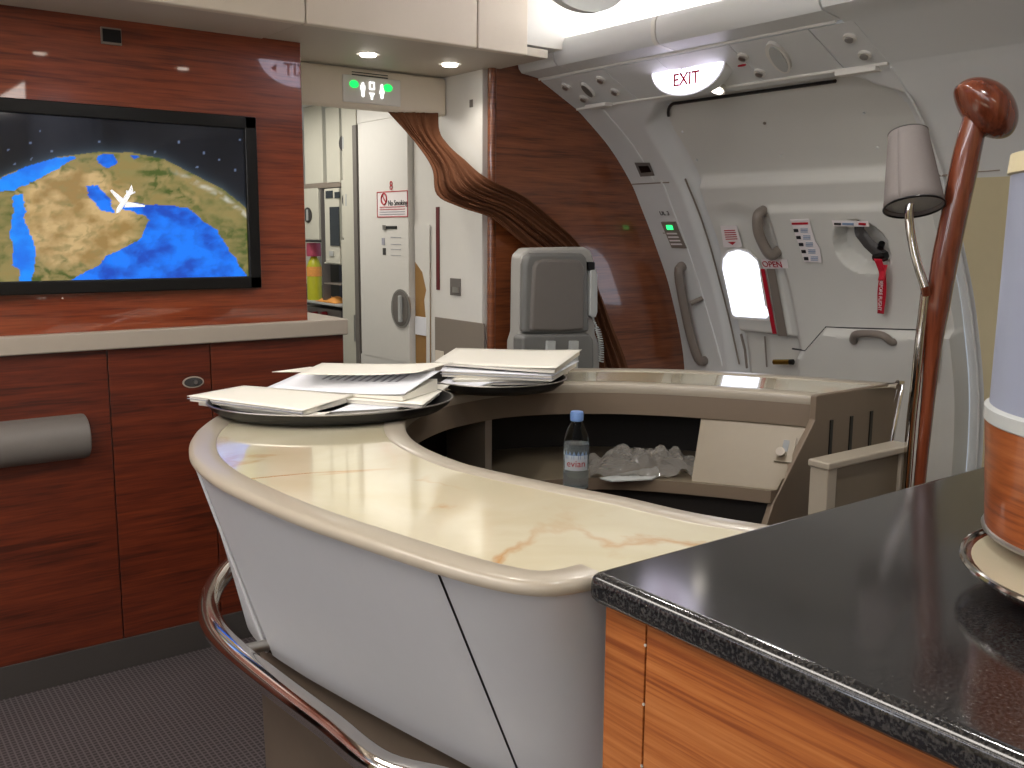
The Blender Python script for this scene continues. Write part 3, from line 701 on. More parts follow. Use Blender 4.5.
# ================================================================== TV WALL UNITS
cab = thing('wall_cabinet', 'low red wood wall cabinet with grey ledge beneath the television', 'cabinet', (.5, YB, 0))
Yc = YB-.0
for a, b in [(-2.9, -1.2), (-1.195, -.2), (-.195, .806), (.810, 1.148), (1.152, 1.664)]:
    mk('panel', MB().box((a, Yc, .108), (b, Yc+.03 if b < 1.5 else Yc+.3, 1.112), .002), 'wood_low_shaded', cab)
mk('ledge', MB().box((-2.9, YB-.03, 1.112), (1.672, YB+.06, 1.172), .006).box((1.52, YB+.05, 1.15), (1.672, YB+.35, 1.172), .003), 'trim', cab)
mk('skirting', MB().box((-2.9, YB-.004, 0), (1.664, YB+.02, .108), .002), 'skirt', cab)
p = at(193, 382, Y=YB)
lk = mk('lock', MB().slab([Vector((p.x+.037*math.cos(a), YB-.004, p.z+.020*math.sin(a))) for a in frange(0, 2*PI, 28)[:-1]], (0, .004, 0)), 'trim', cab)
mk('lock_plate', MB().slab([Vector((p.x+.032*math.cos(a), YB-.006, p.z+.016*math.sin(a))) for a in frange(0, 2*PI, 28)[:-1]], (0, .004, 0)), 'darkgrey', lk)
mk('keyhole', MB().tube([(p.x+.006, YB-.006, p.z), (p.x+.006, YB-.012, p.z)], .007, 14), 'steel', lk)
# padded rest
a = at(95, 440, Y=3.18)
pr = []
for i in range(17):
    t = PI*i/16; pr.append((3.298-.085*math.sin(t)**.8, .835+.072*math.cos(t)))
secs = [[Vector((x, 3.298-(3.298-y)*s, .835+(z-.835)*s)) for y, z in pr] for x, s in [(-.6, 1), (a.x-.012, 1), (a.x-.003, .97), (a.x, .88)]]
single('lean_rest', MB().loft(secs, closed=True), 'padgrey', 'grey padded lean rest fixed to the wood cabinet at left', 'rest')
# television
tv = thing('television', 'black framed wall television showing a satellite globe map', 'television', (.75, YB, 1.30))
x0, x1, z0, z1 = .12, 1.333, 1.298, 1.885
for n, A, B in [('frame', (x0, z1-.042), (x1, z1)), ('frame', (x0, z0), (x1, z0+.042)), ('frame', (x1-.042, z0), (x1, z1)), ('frame', (x0, z0), (x0+.042, z1))]:
    mk(n, MB().box((A[0], YB-.035, A[1]), (B[0], YB, B[1]), .004), 'black', tv)
YS = YB-.020
def inpoly(x, y, P):
    c = False; j = len(P)-1
    for i in range(len(P)):
        if (P[i][1] > y) != (P[j][1] > y) and x < (P[j][0]-P[i][0])*(y-P[i][1])/(P[j][1]-P[i][1])+P[i][0]: c = not c
        j = i
    return c
S1 = lambda l: [(x/3.413, y/3.413) for x, y in l]
limb = S1([(-900, 1100), (-500, 800), (-200, 680), (0, 605), (90, 568), (200, 535), (340, 518), (450, 521), (560, 543), (660, 595), (760, 645), (835, 705), (900, 770), (1000, 900)])
def toprow(x): return interp(limb, x)
seas = [S1(l) for l in [
 [(-600, 900), (-300, 720), (0, 610), (90, 572), (160, 545), (250, 533), (262, 545), (170, 582), (150, 602), (60, 642), (0, 652), (-300, 900)],
 [(40, 665), (75, 658), (92, 720), (80, 745), (118, 835), (122, 885), (108, 960), (66, 960), (66, 925), (40, 910), (46, 835), (30, 805), (48, 715)],
 [(292, 632), (332, 630), (378, 680), (388, 717), (345, 714), (325, 690), (303, 668)],
 [(330, 528), (390, 526), (402, 560), (370, 574), (335, 560)], [(445, 531), (482, 534), (460, 546)],
 [(400, 705), (440, 688), (520, 705), (640, 708), (700, 760), (740, 785), (782, 855), (850, 945), (850, 970), (230, 970), (240, 948), (340, 905), (360, 873), (470, 824), (485, 795), (512, 752), (500, 738), (440, 715)]]]
pr3 = lambda P: None
def topix(X, z):
    v = Vector((X, YS, z))-EYE; d = v.dot(FW); return CX+F*v.dot(RT)/d, CY-F*v.dot(UP)/d
nx, nz = 330, 165
me_v = []; cols = []
mb = MB()
sx0, sx1, sz0, sz1 = x0+.04, x1-.04, z0+.04, z1-.04
stars = [(99, 142), (179, 142), (155, 152), (204, 153), (219, 160), (235, 170), (197, 167), (30, 143), (31, 159), (52, 151), (15, 164), (40, 131), (8, 150), (240, 140)]
def colat(X, z):
    x, y = topix(X, z)
    ly = toprow(x)
    if y < ly:
        for sx, sy in stars:
            if abs(x-sx) < 1.1 and abs(y-sy) < 1.1: return (.12, .16, .26)
        b = .008+.004*noise.noise(Vector((x*.02, y*.02, 1)))
        g = math.exp(-(ly-y)/4)*.05
        return (b*.8+g*.6, b*.9+g, b*1.3+g*1.3)
    n1 = 1.6*noise.fractal(Vector((x*.035, y*.045, 0)), 1.0, 2.0, 6); n2 = noise.fractal(Vector((x*.12, y*.12, 5)), 1.0, 2.0, 5)
    n2 = noise.fractal(Vector((x*.09+n1, y*.13, 9)), 1.0, 2.0, 5)
    wob = (n2*2.0, n1*2.0)
    for k, S in enumerate(seas):
        if inpoly(x+wob[0], y+wob[1], S):
            d = max(0, min(1, .45+.7*n1+.35*n2)); base = ((.01, .20, .95), (.01, .07, .50))
            if k in (1, 0): base = ((.01, .27, .98), (.01, .16, .80))
            return tuple(lerp(a, b, d) for a, b in zip(*base))
    t = max(0, min(1, .42+.9*n1))
    desert = tuple(lerp(a, b, t) for a, b in zip((.58, .40, .18), (.32, .20, .065)))
    green = tuple(lerp(a, b, t) for a, b in zip((.07, .10, .02), (.26, .22, .08)))
    g = sstep(1-(y-ly)/14)*.8                                        # northern rim
    g = max(g, sstep((x-175)/30)*.85*sstep((y-170)/40+.3) if x > 175 else 0)
    cx_, cy_ = 75, 218; r = math.hypot((x-cx_)/62, (y-cy_)/48); g = max(g, sstep((r-.8)/.4)*.7+.5*max(0, n2))
    if x < 15 and y > 190: g = max(g, .8)
    sn = sstep(1-abs(y-(ly+7))/5)*sstep((x-165)/25)*.7
    c = tuple(lerp(a, b, max(0, min(1, g+.3*n2))) for a, b in zip(desert, green))
    c = tuple(lerp(a, b, sn*max(0, .5+n2)) for a, b in zip(c, (.7, .68, .6)))
    return c
for j in range(nz+1):
    for i in range(nx+1):
        X = lerp(sx0, sx1, i/nx); z = lerp(sz0, sz1, j/nz); mb.v.append(Vector((X, YS, z)))
        cols.append(colat(X, z) if X > .40 else (colat(X, z)))
mb.f = [(j*(nx+1)+i, j*(nx+1)+i+1, (j+1)*(nx+1)+i+1, (j+1)*(nx+1)+i) for j in range(nz) for i in range(nx)]
scr_m, N, L, b = newmat('map_screen')
at_ = N.new('ShaderNodeAttribute'); at_.attribute_name = 'map'
b.inputs['Base Color'].default_value = (.012, .012, .014, 1); b.inputs['Roughness'].default_value = .06
L.new(at_.outputs['Color'], b.inputs['Emission Color']); b.inputs['Emission Strength'].default_value = .95
scr = mk('screen', mb, scr_m, tv, smooth=False)
ca = scr.data.attributes.new('map', 'FLOAT_COLOR', 'POINT')
ca.data.foreach_set('color', [q for c in cols for q in (*c, 1)])
M['planewhite'] = emis('plane_icon_white', '#eef0f2', .4)
pl = [(-14, -12), (-4, -2), (-3, 10), (0, 14), (3, 9), (2, 1), (20, -2), (21, -4), (3, -7), (1, -14), (5, -22), (3, -23), (-1, -16), (-4, -9), (-16, -14)]
ic = MB()
for S3 in [[(396, 728), (408, 724), (428, 697), (455, 650), (449, 630), (440, 648), (414, 686), (398, 712)], [(408, 692), (375, 650), (382, 647), (424, 680)],
           [(424, 708), (494, 706), (495, 700), (434, 688)], [(430, 656), (432, 649), (447, 655), (462, 653), (461, 659), (440, 668)]]:
    ic.slab([at(x/3.413, y/3.413, Y=YS-.002) for x, y in S3], (0, .001, 0))
mk('aircraft_icon', ic, 'planewhite', scr, smooth=False)

# ================================================================== BAR
O_ = smoothpath([(.835, .906, 0), (.80, .907, 0), (.752, .921, 0), (.715, .965, 0), (.684, 1.05, 0), (.66, 1.155, 0), (.638, 1.264, 0), (.615, 1.39, 0), (.597, 1.56, 0), (.592, 1.75, 0), (.625, 1.95, 0),
    (.72, 2.17, 0), (.90, 2.40, 0), (1.15, 2.56, 0), (1.45, 2.64, 0), (1.8, 2.60, 0), (2.10, 2.43, 0), (2.36, 2.22, 0), (2.56, 1.92, 0), (2.70, 1.625, 0)], 161)
I_ = smoothpath([(1.215, .895, 0), (1.188, .953, 0), (1.154, 1.046, 0), (1.13, 1.167, 0), (1.092, 1.292, 0), (1.054, 1.445, 0), (1.038, 1.566, 0), (1.063, 1.766, 0), (1.139, 1.942, 0), (1.25, 2.08, 0),
    (1.40, 2.187, 0), (1.52, 2.23, 0), (1.66, 2.25, 0), (1.80, 2.215, 0), (1.93, 2.14, 0), (2.02, 2.058, 0), (2.106, 1.954, 0), (2.21, 1.795, 0), (2.30, 1.625, 0)], 161)
NB = 161
def nor(P, i):
    t = (P[min(i+1, NB-1)]-P[max(i-1, 0)]).normalized(); return Vector((t.y, -t.x, 0))    # inward (right of travel)
ON = [nor(O_, i) for i in range(NB)]; IN = [nor(I_, i) for i in range(NB)]
def V(p, z): return Vector((p.x, p.y, z))
GX, GY, GZ = .800, .904, 1.062
def VC(p, z): return Vector((p.x, max(p.y, GY+.002), z))
ZB = 1.05
bar = thing('cocktail_bar', 'horseshoe shaped lounge bar with cream onyx top and sloping grey front', 'bar', (1.6, 1.75, 0))
def VY(p, z): return Vector((p.x, max(p.y, 1.627) if p.x > 1.6 else p.y, z))
def ofs(i, d): return O_[i]+ON[i]*d
def ifs(i, d): return I_[i]-IN[i]*d          # d>0 : towards the marble
rim_p = [(.010, -.021), (.003, -.019), (.001, -.015), (.001, -.009), (.005, -.003), (.012, 0), (.048, 0), (.056, -.003), (.060, -.009)]
mk('outer_rim', MB().loft([[VC(ofs(i, d), ZB+z) for d, z in rim_p] for i in range(NB)]), 'rim', bar)
irim = [(.055, -.02), (.052, -.004), (.044, 0), (.012, 0), (.003, -.005), (0, -.014), (.004, -.03)]
mk('inner_rim', MB().loft([[VC(ifs(i, d), ZB+z) for d, z in irim] for i in range(NB)]), 'rim', bar)
IM = min(i for i in range(NB) if ofs(i, .057).y > 1.03)
ZT_ = ZB-.004
def top_pt(u, v):
    i = IM+int(round(v*(NB-1-IM))); return VC(ofs(i, .057).lerp(ifs(i, .050), u), ZT_)
mt = MB().grid(top_pt, 6, NB-1-IM)
mt.add([Vector((.835, GY+.001, ZT_))]+[V(ofs(i, .057), ZT_) for i in range(IM+1)]+[V(ifs(i, .050), ZT_) for i in range(IM, -1, -1) if ifs(i, .05).y > GY+.003]+[Vector((ifs(0, .05).x, GY+.001, ZT_))],
       [tuple(range(IM+2+len([i for i in range(IM+1) if ifs(i, .05).y > GY+.003])+1))])
mk('onyx_top', mt, 'marble', bar, smooth=False)
# hull panels
CEN = Vector((1.6, 1.75, 0)); ZH = .62
B_ = smoothpath([(1.05, .98, 0), (.97, .99, 0), (.905, 1.02, 0), (.868, 1.08, 0), (.845, 1.16, 0), (.828, 1.25, 0), (.80, 1.40, 0), (.772, 1.56, 0), (.748, 1.72, 0), (.738, 1.87, 0), (.76, 2.02, 0), (.85, 2.21, 0),
    (1.02, 2.37, 0), (1.23, 2.47, 0), (1.5, 2.53, 0), (1.8, 2.49, 0), (2.05, 2.36, 0), (2.28, 2.17, 0), (2.46, 1.9, 0), (2.57, 1.64, 0)], 161)
def hb(i, s=.81): return CEN+(B_[i]-CEN)*(s/.81)
def hullpt(i, v):
    a = ofs(i, .012); b = hb(i); p = a.lerp(b, v); z = lerp(1.031, ZH, v); q = VC(p, z); 
    return q
def nearest(x, y): return min(range(NB), key=lambda i: (O_[i]-Vector((x, y, 0))).length)
cuts = [0, nearest(.672, 1.10), nearest(.612, 1.90), nearest(1.15, 2.56), nearest(2.10, 2.43), NB-1]
for a, b in zip(cuts, cuts[1:]):
    idx = list(range(a, b+1)); n = len(idx)-1
    def f(u, v, idx=idx, n=n, a=a, b=b):
        k = u*n; i = idx[int(round(k))]; e = 0
        p = hullpt(i, v)
        if i in (a, b) and i not in (0, NB-1): # rounded joint
            j = i+1 if i == a else i-1; q = hullpt(j, v); p = p.lerp(q, .12)+(q-p)*0+Vector((0, 0, 0)); p += (V(CEN, p.z)-p).normalized()*.006
        return p
    mk('front_panel', MB().grid(f, n, 8), 'hull', bar, smooth=30)
mk('backing', MB().grid(lambda u, v: hullpt(int(round(u*(NB-1))), v)+(V(CEN, 0)-V(hullpt(int(round(u*(NB-1))), v), 0)).normalized()*.014, NB-1, 4), 'darkgrey', bar)
mk('underside', MB().grid(lambda u, v: V(hb(int(round(u*(NB-1))), lerp(.81, .70, v)), ZH+.001), NB-1, 2), 'plinth', bar)
mk('plinth', MB().grid(lambda u, v: V(hb(int(round(u*(NB-1))), lerp(.785, .775, v)), lerp(ZH, 0, v)), NB-1, 3), 'plinth', bar)
mk('plinth_skirt', MB().grid(lambda u, v: V(hb(int(round(u*(NB-1))), .79), lerp(.09, 0, v)), NB-1, 1), 'padgrey', bar)
mk('edge_bead', MB().tube([hullpt(cuts[2], v)-Vector((.002, .002, 0)) for v in frange(0, 1, 10)], .004, 8), 'hull', bar)
# inner fascia and well
mk('inner_fascia', MB().grid(lambda u, v: V(ifs(int(round(u*(NB-1))), .004), lerp(ZB-.025, ZB-.095, v)), NB-1, 2), 'fasc', bar)
mk('fascia_return', MB().grid(lambda u, v: V(ifs(int(round(u*(NB-1))), lerp(.004, .05, v)), ZB-.095), NB-1, 1), 'fasc', bar)
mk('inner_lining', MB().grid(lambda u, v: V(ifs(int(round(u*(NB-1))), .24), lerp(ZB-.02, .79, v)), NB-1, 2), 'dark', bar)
def shelf_pt(u, v): i = int(round(u*(NB-1))); return VY(ifs(i, lerp(.24, -.17*sstep((u-.45)/.1)-.0, v)), .80)
mk('shelf', MB().grid(shelf_pt, NB-1, 4), 'beige', bar, solid=.0)
def sh_in(i): u = i/(NB-1); return ifs(i, -.17*sstep((u-.45)/.1))
mk('shelf_lip', MB().grid(lambda u, v: VY(sh_in(int(round(u*(NB-1)))), lerp(.80, .765, v)), NB-1, 1), 'fasc', bar)
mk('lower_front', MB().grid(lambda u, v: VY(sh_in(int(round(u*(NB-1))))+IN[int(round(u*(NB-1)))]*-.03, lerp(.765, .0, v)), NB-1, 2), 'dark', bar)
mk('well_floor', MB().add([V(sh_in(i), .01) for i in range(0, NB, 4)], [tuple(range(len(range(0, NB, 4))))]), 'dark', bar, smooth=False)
# sloped cupboard panel in the well at the right
ia = min(range(NB), key=lambda i: (I_[i]-Vector((2.135, 1.91, 0))).length); ie = NB-1
slp = mk('cupboard_panel', MB().grid(lambda u, v: VY(ifs(int(round(lerp(ia, ie, u))), lerp(.015, -.15, v)), lerp(ZB-.09, .80, v)), ie-ia, 6), 'beige', bar)
mk('cupboard_side', MB().add([V(ifs(ia, .01), ZB-.09), V(ifs(ia, -.15), .80), V(ifs(ia, .2), .80), V(ifs(ia, .2), ZB-.09)], [(0, 1, 2, 3)]), 'fasc', bar, smooth=False)
def slpt(t, v, o): i = int(round(lerp(ia, ie, t))); return V(ifs(i, lerp(.015, -.15, v)-o), lerp(ZB-.09, .80, v)+o*.6)
mk('latch_plate', MB().add([slpt(.70, .22, .004), slpt(.84, .22, .004), slpt(.84, .60, .004), slpt(.70, .60, .004)], [(0, 1, 2, 3)]), 'beige', slp, smooth=False, solid=.003)
mk('latch_hole', MB().add([slpt(.755, .28, .007), slpt(.79, .28, .007), slpt(.79, .45, .007), slpt(.755, .45, .007)], [(0, 1, 2, 3)]), 'black', slp, smooth=False)
mk('latch_knob', MB().tube([slpt(.76, .48, .0), slpt(.76, .48, .022)], [.010, .013], 14), 'trim', slp)
im = min(range(NB), key=lambda i: (I_[i]-Vector((1.62, 2.25, 0))).length)
mk('shelf_divider', MB().box((ifs(im, .03).x-.012, ifs(im, .03).y-.01, .80), (ifs(im, .03).x+.012, ifs(im, .03).y+.2, .97)), 'taupe', bar)
# end cheek with slots
YE = 1.622
endp = [(2.285, 1.048), (2.30, 1.05), (2.705, 1.05), (2.715, 1.035), (2.665, .80), (2.60, .45), (2.52, .0), (2.0, 0), (2.0, .5), (2.12, .765), (2.275, .965), (2.285, .98)]
ck = mk('end_panel', MB().slab([(x, YE, z) for x, z in endp], (0, .02, 0)), 'fasc', bar, smooth=False, bev=.003)
mk('edge_trim', MB().tube(smoothpath([(2.69, YE, 1.052), (2.712, YE, 1.047), (2.716, YE, 1.03), (2.665, YE, .80), (2.60, YE, .45)], 24), .008, 10), 'chrome', ck)
for (xa, ya, yb_) in [(832, 420, 468), (852, 416, 462), (872, 411, 455)]:
    a = at(xa, ya, Y=YE-.002); b_ = at(xa, yb_, Y=YE-.002)
    mk('slot', MB().box((a.x-.007, YE-.003, b_.z), (a.x+.007, YE+.001, a.z), .0005), 'black', ck)
# low gate beside the bar end
gt = thing('gate_panel', 'low greige gate panel with pale cap between bar end and granite counter', 'gate', (2.27, 1.45, 0))
mk('gate_panel_face', MB().box((2.10, 1.435, 0), (2.43, 1.47, .905)), 'beige', gt)
mk('gate_post', MB().box((2.075, 1.425, 0), (2.115, 1.48, .918), .004), 'rim', gt); mk('gate_post', MB().box((2.41, 1.425, 0), (2.455, 1.48, .918), .004), 'rim', gt)
mk('gate_cap', MB().box((2.07, 1.42, .905), (2.46, 1.485, .925), .005), 'rim', gt)
# rail
rl = thing('foot_rail', 'polished chrome tube rail curving round the front of the bar', 'rail', (.7, 1.7, .6))
ZR = .64
rp = [at(x, y, Z=ZR) for x, y in [(384, 768), (328, 725), (279, 688), (235, 652), (213, 625), (210, 598), (228, 569)]]
rpath = [Vector((.80, .95, ZR)), Vector((.765, 1.15, ZR))]+rp+[Vector((1.02, 2.50, ZR)), Vector((1.3, 2.62, ZR)), Vector((1.6, 2.62, ZR))]
rs = smoothpath(rpath, 110)
mk('tube', MB().tube(rs, .0255, 20), 'chrome', rl)
for (x, y) in [(235, 652)]:
    p = at(x, y, Z=ZR); q = V(CEN+(p-CEN)*.80, ZR); q.z = ZR
    mk('bracket', MB().tube([p, q], .012, 12), 'steel', rl)
# ---- water bottle
bp = at(576, 480, Z=.80); zt3 = 1.022
bp = V(at(577, 411, Z=1.02), .801)
wbt = thing('water_bottle', 'clear plastic water bottle with pale blue cap standing in the bar well', 'bottle', bp)
bh = .22
M['plastic'] = plain('clear_plastic', '#e8eef2', .08, trans=1, ior=1.12, var=.01)
M['water'] = plain('bottle_water', '#dde6ea', .05, trans=.85, ior=1.2, var=.02)
mk('body', MB().lathe(bp, [(.028, 0), (.035, .006), (.035, .05), (.033, .06), (.035, .07), (.035, .125), (.033, .145), (.026, .168), (.016, .188), (.0135, .195)], 28), 'plastic', wbt)
mk('water', MB().lathe(bp, [(.027, .003), (.033, .008), (.033, .125), (.0325, .13)], 28), 'water', wbt)
mk('cap', MB().lathe(bp, [(.0165, .192), (.018, .194), (.018, .214), (.0165, .218), (.001, .2185)], 24), 'bluecap', wbt)
def onb(a, z, r=.0362): return Vector((bp.x+r*math.cos(a), bp.y+r*math.sin(a), bp.z+z))
af = math.atan2(-bp.y, -bp.x)
mk('label', MB().grid(lambda u, v: onb(af-1.0+2.0*u, .060+.042*v), 16, 2), 'clearlabel', wbt)
mk('mountain_print', MB().add([onb(af-1.0+2.0*k/12, .100+(.014 if k % 2 else .001)) for k in range(13)]+[onb(af-1.0+2.0*k/12, .092) for k in range(13)], [(k, k+1, k+14, k+13) for k in range(12)]), 'bluelab', wbt, smooth=False)
tx = text('lettering', 'evian', (0, 0, 0), (1, 0, 0), (0, 1, 0), .026, 'red', wbt)
tw = WORLD[tx.name]
for v in tx.data.vertices:
    g = v.co+tw; v.co = onb(af+g.x/.0362, .079+g.y, .0368+g.z*.2)
tx.location = -Vector(wbt.location)
# plastic wrap in the well
wr2 = thing('plastic_bag', 'crumpled clear plastic bag with flat packets on the well shelf', 'bag', V(at(650, 462, Z=.80), .80))
wp = at(645, 470, Z=.801)
def crum(u, v):
    x, y = (u-.5)*.34, (v-.5)*.20
    p = wp+Vector((x*.8+y*.6, -x*.6+y*.8, 0))
    p.z = .803+.05*abs(noise.noise(Vector((u*7, v*6, 1))))+.045*math.sin(PI*u)*math.sin(PI*v)*(1+noise.noise(Vector((u*5, v*5, 3))))
    return p
mk('film', MB().grid(crum, 26, 18), 'film', wr2, smooth=20)
q = at(650, 473, Z=.81)
mk('packet', MB().slab([at(x, y, Z=.803) for x, y in [(600, 479), (655, 470), (660, 476), (652, 480), (612, 482)]], (0, 0, .004)), 'ring', wr2)

# ---- trays and menus
def tray(c, ax, a, b, label):
    t = thing('serving_tray', label, 'tray', c)
    u = Vector(ax).normalized(); w = Vector((-u.y, u.x, 0)); n = 64
    def ring(sa, z): return [Vector(c)+u*(a+sa)*math.cos(2*PI*k/n)+w*(b+sa)*math.sin(2*PI*k/n)+Vector((0, 0, z)) for k in range(n)]
    prof = [(-.12, .001), (-.05, 0), (-.035, .002), (-.012, .014), (0, .026), (.004, .027), (.004, .024), (-.008, .012), (-.030, .0045), (-.12, .0045)]
    prof = [(-.05, 0), (-.030, .002), (-.008, .018), (0, .030), (-.003, .032), (-.012, .020), (-.034, .0065), (-.05, .005)]
    mk('tray_dish', MB().loft([ring(s, z) for s, z in prof], closed=True), 'tray', t)
    mk('tray_edge', MB().tube(ring(.0, .0315)+ring(.0, .0315)[:1], .002, 6, False), 'steel', t)
    return t
tray((1.07, 2.19, ZB), (.9, -.44, 0), .305, .235, 'dark oval serving tray holding menus at the left bend of the bar')
tray((1.625, 2.25, ZB), (.82, -.57, 0), .205, .19, 'dark oval serving tray on the back of the bar, partly behind the other tray')
def booklet(px, zb, th, label, curl=0, lift=0, mat='paper', pages=True, group='menus on the trays'):
    A, B, Cc, D = [at(x, y, Z=zb+th) for x, y in px]
    t = thing('menu_booklet', label, 'menu', V((A+B+Cc+D)/4, zb), group)
    def P(u, v, z): p = A.lerp(B, u).lerp(D.lerp(Cc, u), v); return V(p, z)
    def zc(u, v): return lift*v+curl*(u**3)
    m1 = MB().grid(lambda u, v: P(u, v, zb+th+zc(u, v)), 16, 8)
    mk('cover', m1, mat, t, solid=.0015)
    if pages:
        mbp = MB(); n = 12
        secs = []
        for i in range(n+1):
            u = lerp(.015, .985, i/n)
            secs.append([P(u, .02, zb+.001), P(u, .98, zb+.001), P(u, .98, zb+th-.002+zc(u, .98)*.6), P(u, .02, zb+th-.002+zc(u, .02)*.6)])
        mk('pages', mbp.loft(secs, closed=True), 'paper', t, smooth=False)
        for k in range(1 if th > .013 else 0):
            zz = zb+th*.5
            mk('page_gap', MB().loft([[P(u, .0, zz), P(u, .0, zz+.0012), P(u, .03, zz+.0012), P(u, .03, zz)] for u in (0.0, 1.0)], closed=True), 'ink', t, smooth=False)
    return t, P
# front tray   order: near-left, near-right, far-right, far-left
booklet([(196, 401), (318, 417), (352, 404), (240, 392)], ZB+.007, .012, 'thin white menu lowest in the left pile of the front tray')
booklet([(187, 396), (302, 411), (355, 396), (244, 387)], ZB+.0205, .014, 'white menu on top of the left pile, its corner overhanging the front tray', lift=.004)
booklet([(312, 413), (398, 408), (420, 396), (345, 394)], ZB+.007, .012, 'loose white leaflet at the front of the front tray', mat='paper2')
booklet([(300, 396), (423, 405), (450, 385), (330, 376)], ZB+.020, .011, 'thick menu at the bottom of the right pile on the front tray')
t, P = booklet([(268, 387), (404, 399), (440, 388), (310, 381)], ZB+.033, .007, 'open printed menu with curling page on the front tray', curl=.012, lift=.034, mat='paper2')
for k in range(11):
    u = .25+k*.055
    mk('text_line', MB().loft([[P(u, v, ZB+.040+.034*v+.012*u**3+.0016), P(u+.02, v, ZB+.040+.034*v+.012*(u+.02)**3+.0016)] for v in (.5, .85)]), 'ink', t, smooth=False, solid=.0004)
booklet([(298, 374), (418, 377), (454, 366), (322, 363)], ZB+.078, .004, 'white menu cover lying topmost at the back of the front tray', curl=.012, pages=False)
booklet([(272, 372), (300, 372), (330, 369), (310, 367)], ZB+.060, .003, 'thin menu corner sticking out behind the front tray pile', pages=False, lift=0)
# rear tray
booklet([(452, 380), (545, 379), (570, 368), (470, 364)], ZB+.012, .018, 'lowest menu of the pile on the rear tray')
booklet([(440, 371), (553, 376), (579, 361), (452, 356)], ZB+.0305, .018, 'thick menu in the middle of the rear tray pile', mat='paper2')
booklet([(434, 362), (556, 371), (582, 352), (456, 348)], ZB+.055, .010, 'cream menu on top of the rear tray pile', lift=.0, curl=.008)
booklet([(432, 388), (480, 386), (500, 380), (452, 375)], ZB+.012, .010, 'loose white leaflet at the left end of the rear tray', mat='paper2')

# ================================================================== GRANITE COUNTER AND CABINET
gc = single('granite_worktop', MB().box((GX, -1.6, GZ-.042), (2.05, GY, GZ), .015), 'granite', 'polished black granite worktop in the right foreground', 'worktop', smooth=50)
cb = thing('counter_cabinet', 'bright cherry wood cabinet under the black granite worktop', 'cabinet', (1.4, 0, 0))
mk('side_panel', MB().box((.825, GY-.086, 0), (.85, GY-.012, GZ-.042), .001), 'wood_bright', cb)
mk('door_panel', MB().box((.825, -.02, 0), (.85, GY-.089, GZ-.042), .001), 'wood_bright', cb)
mk('door_panel', MB().box((.825, -1.55, 0), (.85, -.023, GZ-.042), .001), 'wood_bright', cb)
mk('carcass', MB().box((.85, -1.55, 0), (2.0, GY-.012, GZ-.042)), 'wood_bright', cb)
for y in (GY-.0875,):
    for z in (.985, .905, .82, .73): mk('panel_pin', MB().tube([(.825, y, z), (.8235, y, z)], .002, 8), 'ring', cb)
# pillar lamp on the granite
pc = Vector((1.348, .440, 0)); R0 = .20
pil = thing('column_lamp', 'tall cylindrical column with wood drum base and lavender frosted tube', 'lamp', (pc.x, pc.y, 1.11))
def zat(x, y): d = ray(x, y); k = math.hypot(*(Vector((pc.x, pc.y))-Vector((pc.x, pc.y)).normalized()*R0))/math.hypot(d.x, d.y); return H+d.z*k
z_a, z_b, z_c, z_d = zat(984, 443), zat(985, 424), zat(1007, 165), zat(1010, 143)
print('col z', z_a, z_b, z_c, z_d)
mk('drum', MB().lathe(pc, [(R0-.01, 1.118), (R0, 1.122), (R0+.010, z_a)], 64), 'wood_drum', pil)
mk('foot_ring', MB().tube([pc+Vector((R0*math.cos(a), R0*math.sin(a), 1.120)) for a in frange(0, 2*PI, 64)], .004, 8, False), 'steel', pil)
mk('white_ring', MB().lathe(pc, [(R0+.01, z_a), (R0+.012, z_a+.002), (R0+.012, z_b-.004), (R0+.005, z_b)], 64), 'ring', pil)
mk('frosted_tube', MB().lathe(pc, [(R0+.006, z_b-.01), (R0+.004, z_c)], 64), 'frost', pil)
mk('collar', MB().lathe(pc, [(R0+.004, z_c-.002), (R0+.008, z_c), (R0+.006, z_d), (R0-.008, z_d+.002)], 64), 'cream', pil)
mk('upper_tube', MB().lathe(pc, [(R0-.008, z_d), (R0-.008, 2.42)], 64), 'frost', pil)
dc = Vector((1.272, .402, GZ))
ds = thing('dish', 'shallow round dish with cream inside and metal rim on the granite', 'dish', dc)
mk('dish_body', MB().lathe(dc, [(.10, 0), (.15, .004), (.205, .022), (.222, .036), (.220, .040), (.2, .034), (.05, .033)], 64), 'wood_post', ds)
mk('dish_lining', MB().lathe(dc, [(.212, .0385), (.05, .0365), (.001, .036)], 64, False), 'dish', ds)
mk('dish_rim', MB().tube([dc+Vector((.222*math.cos(a), .222*math.sin(a), .040)) for a in frange(0, 2*PI, 64)], .0045, 8, False), 'chrome', ds)

# ================================================================== WOOD POST, CHROME TUBE, LAMP
XP = 2.45
def pX(x, y, X=XP): return at(x, y, X=X)
post = thing('wood_post', 'glossy red wood post with rounded knob top leaning beside the wall lamp', 'post', pX(918, 500))
pw = [(977, 112, 11), (969, 145, 12.5), (962, 177, 13), (953, 221, 12.5), (944, 265, 12.5), (937, 310, 11.5), (933, 346, 8.5), (928, 400, 6.8), (921, 470, 6), (915, 540, 6)]
pts = smoothpath([pX(x, y) for x, y, w in pw], 40)
rtab = sorted([(-pX(x, y).z, w*2.58/960) for x, y, w in pw])
rr = [interp(rtab, -p.z) for p in pts]
base = V(pX(915, 540), .0); pts.append(V(pts[-1], .02)); rr.append(rr[-1])
mk('shaft', MB().tube(pts, rr, 24), 'wood_post', post)
kc = pX(983, 112)
bm = bmesh.new(); bmesh.ops.create_uvsphere(bm, u_segments=40, v_segments=28, radius=1)
kc = pX(984, 110)
ka = (RT*.74-UP*.67); kb = (RT*.67+UP*.74)
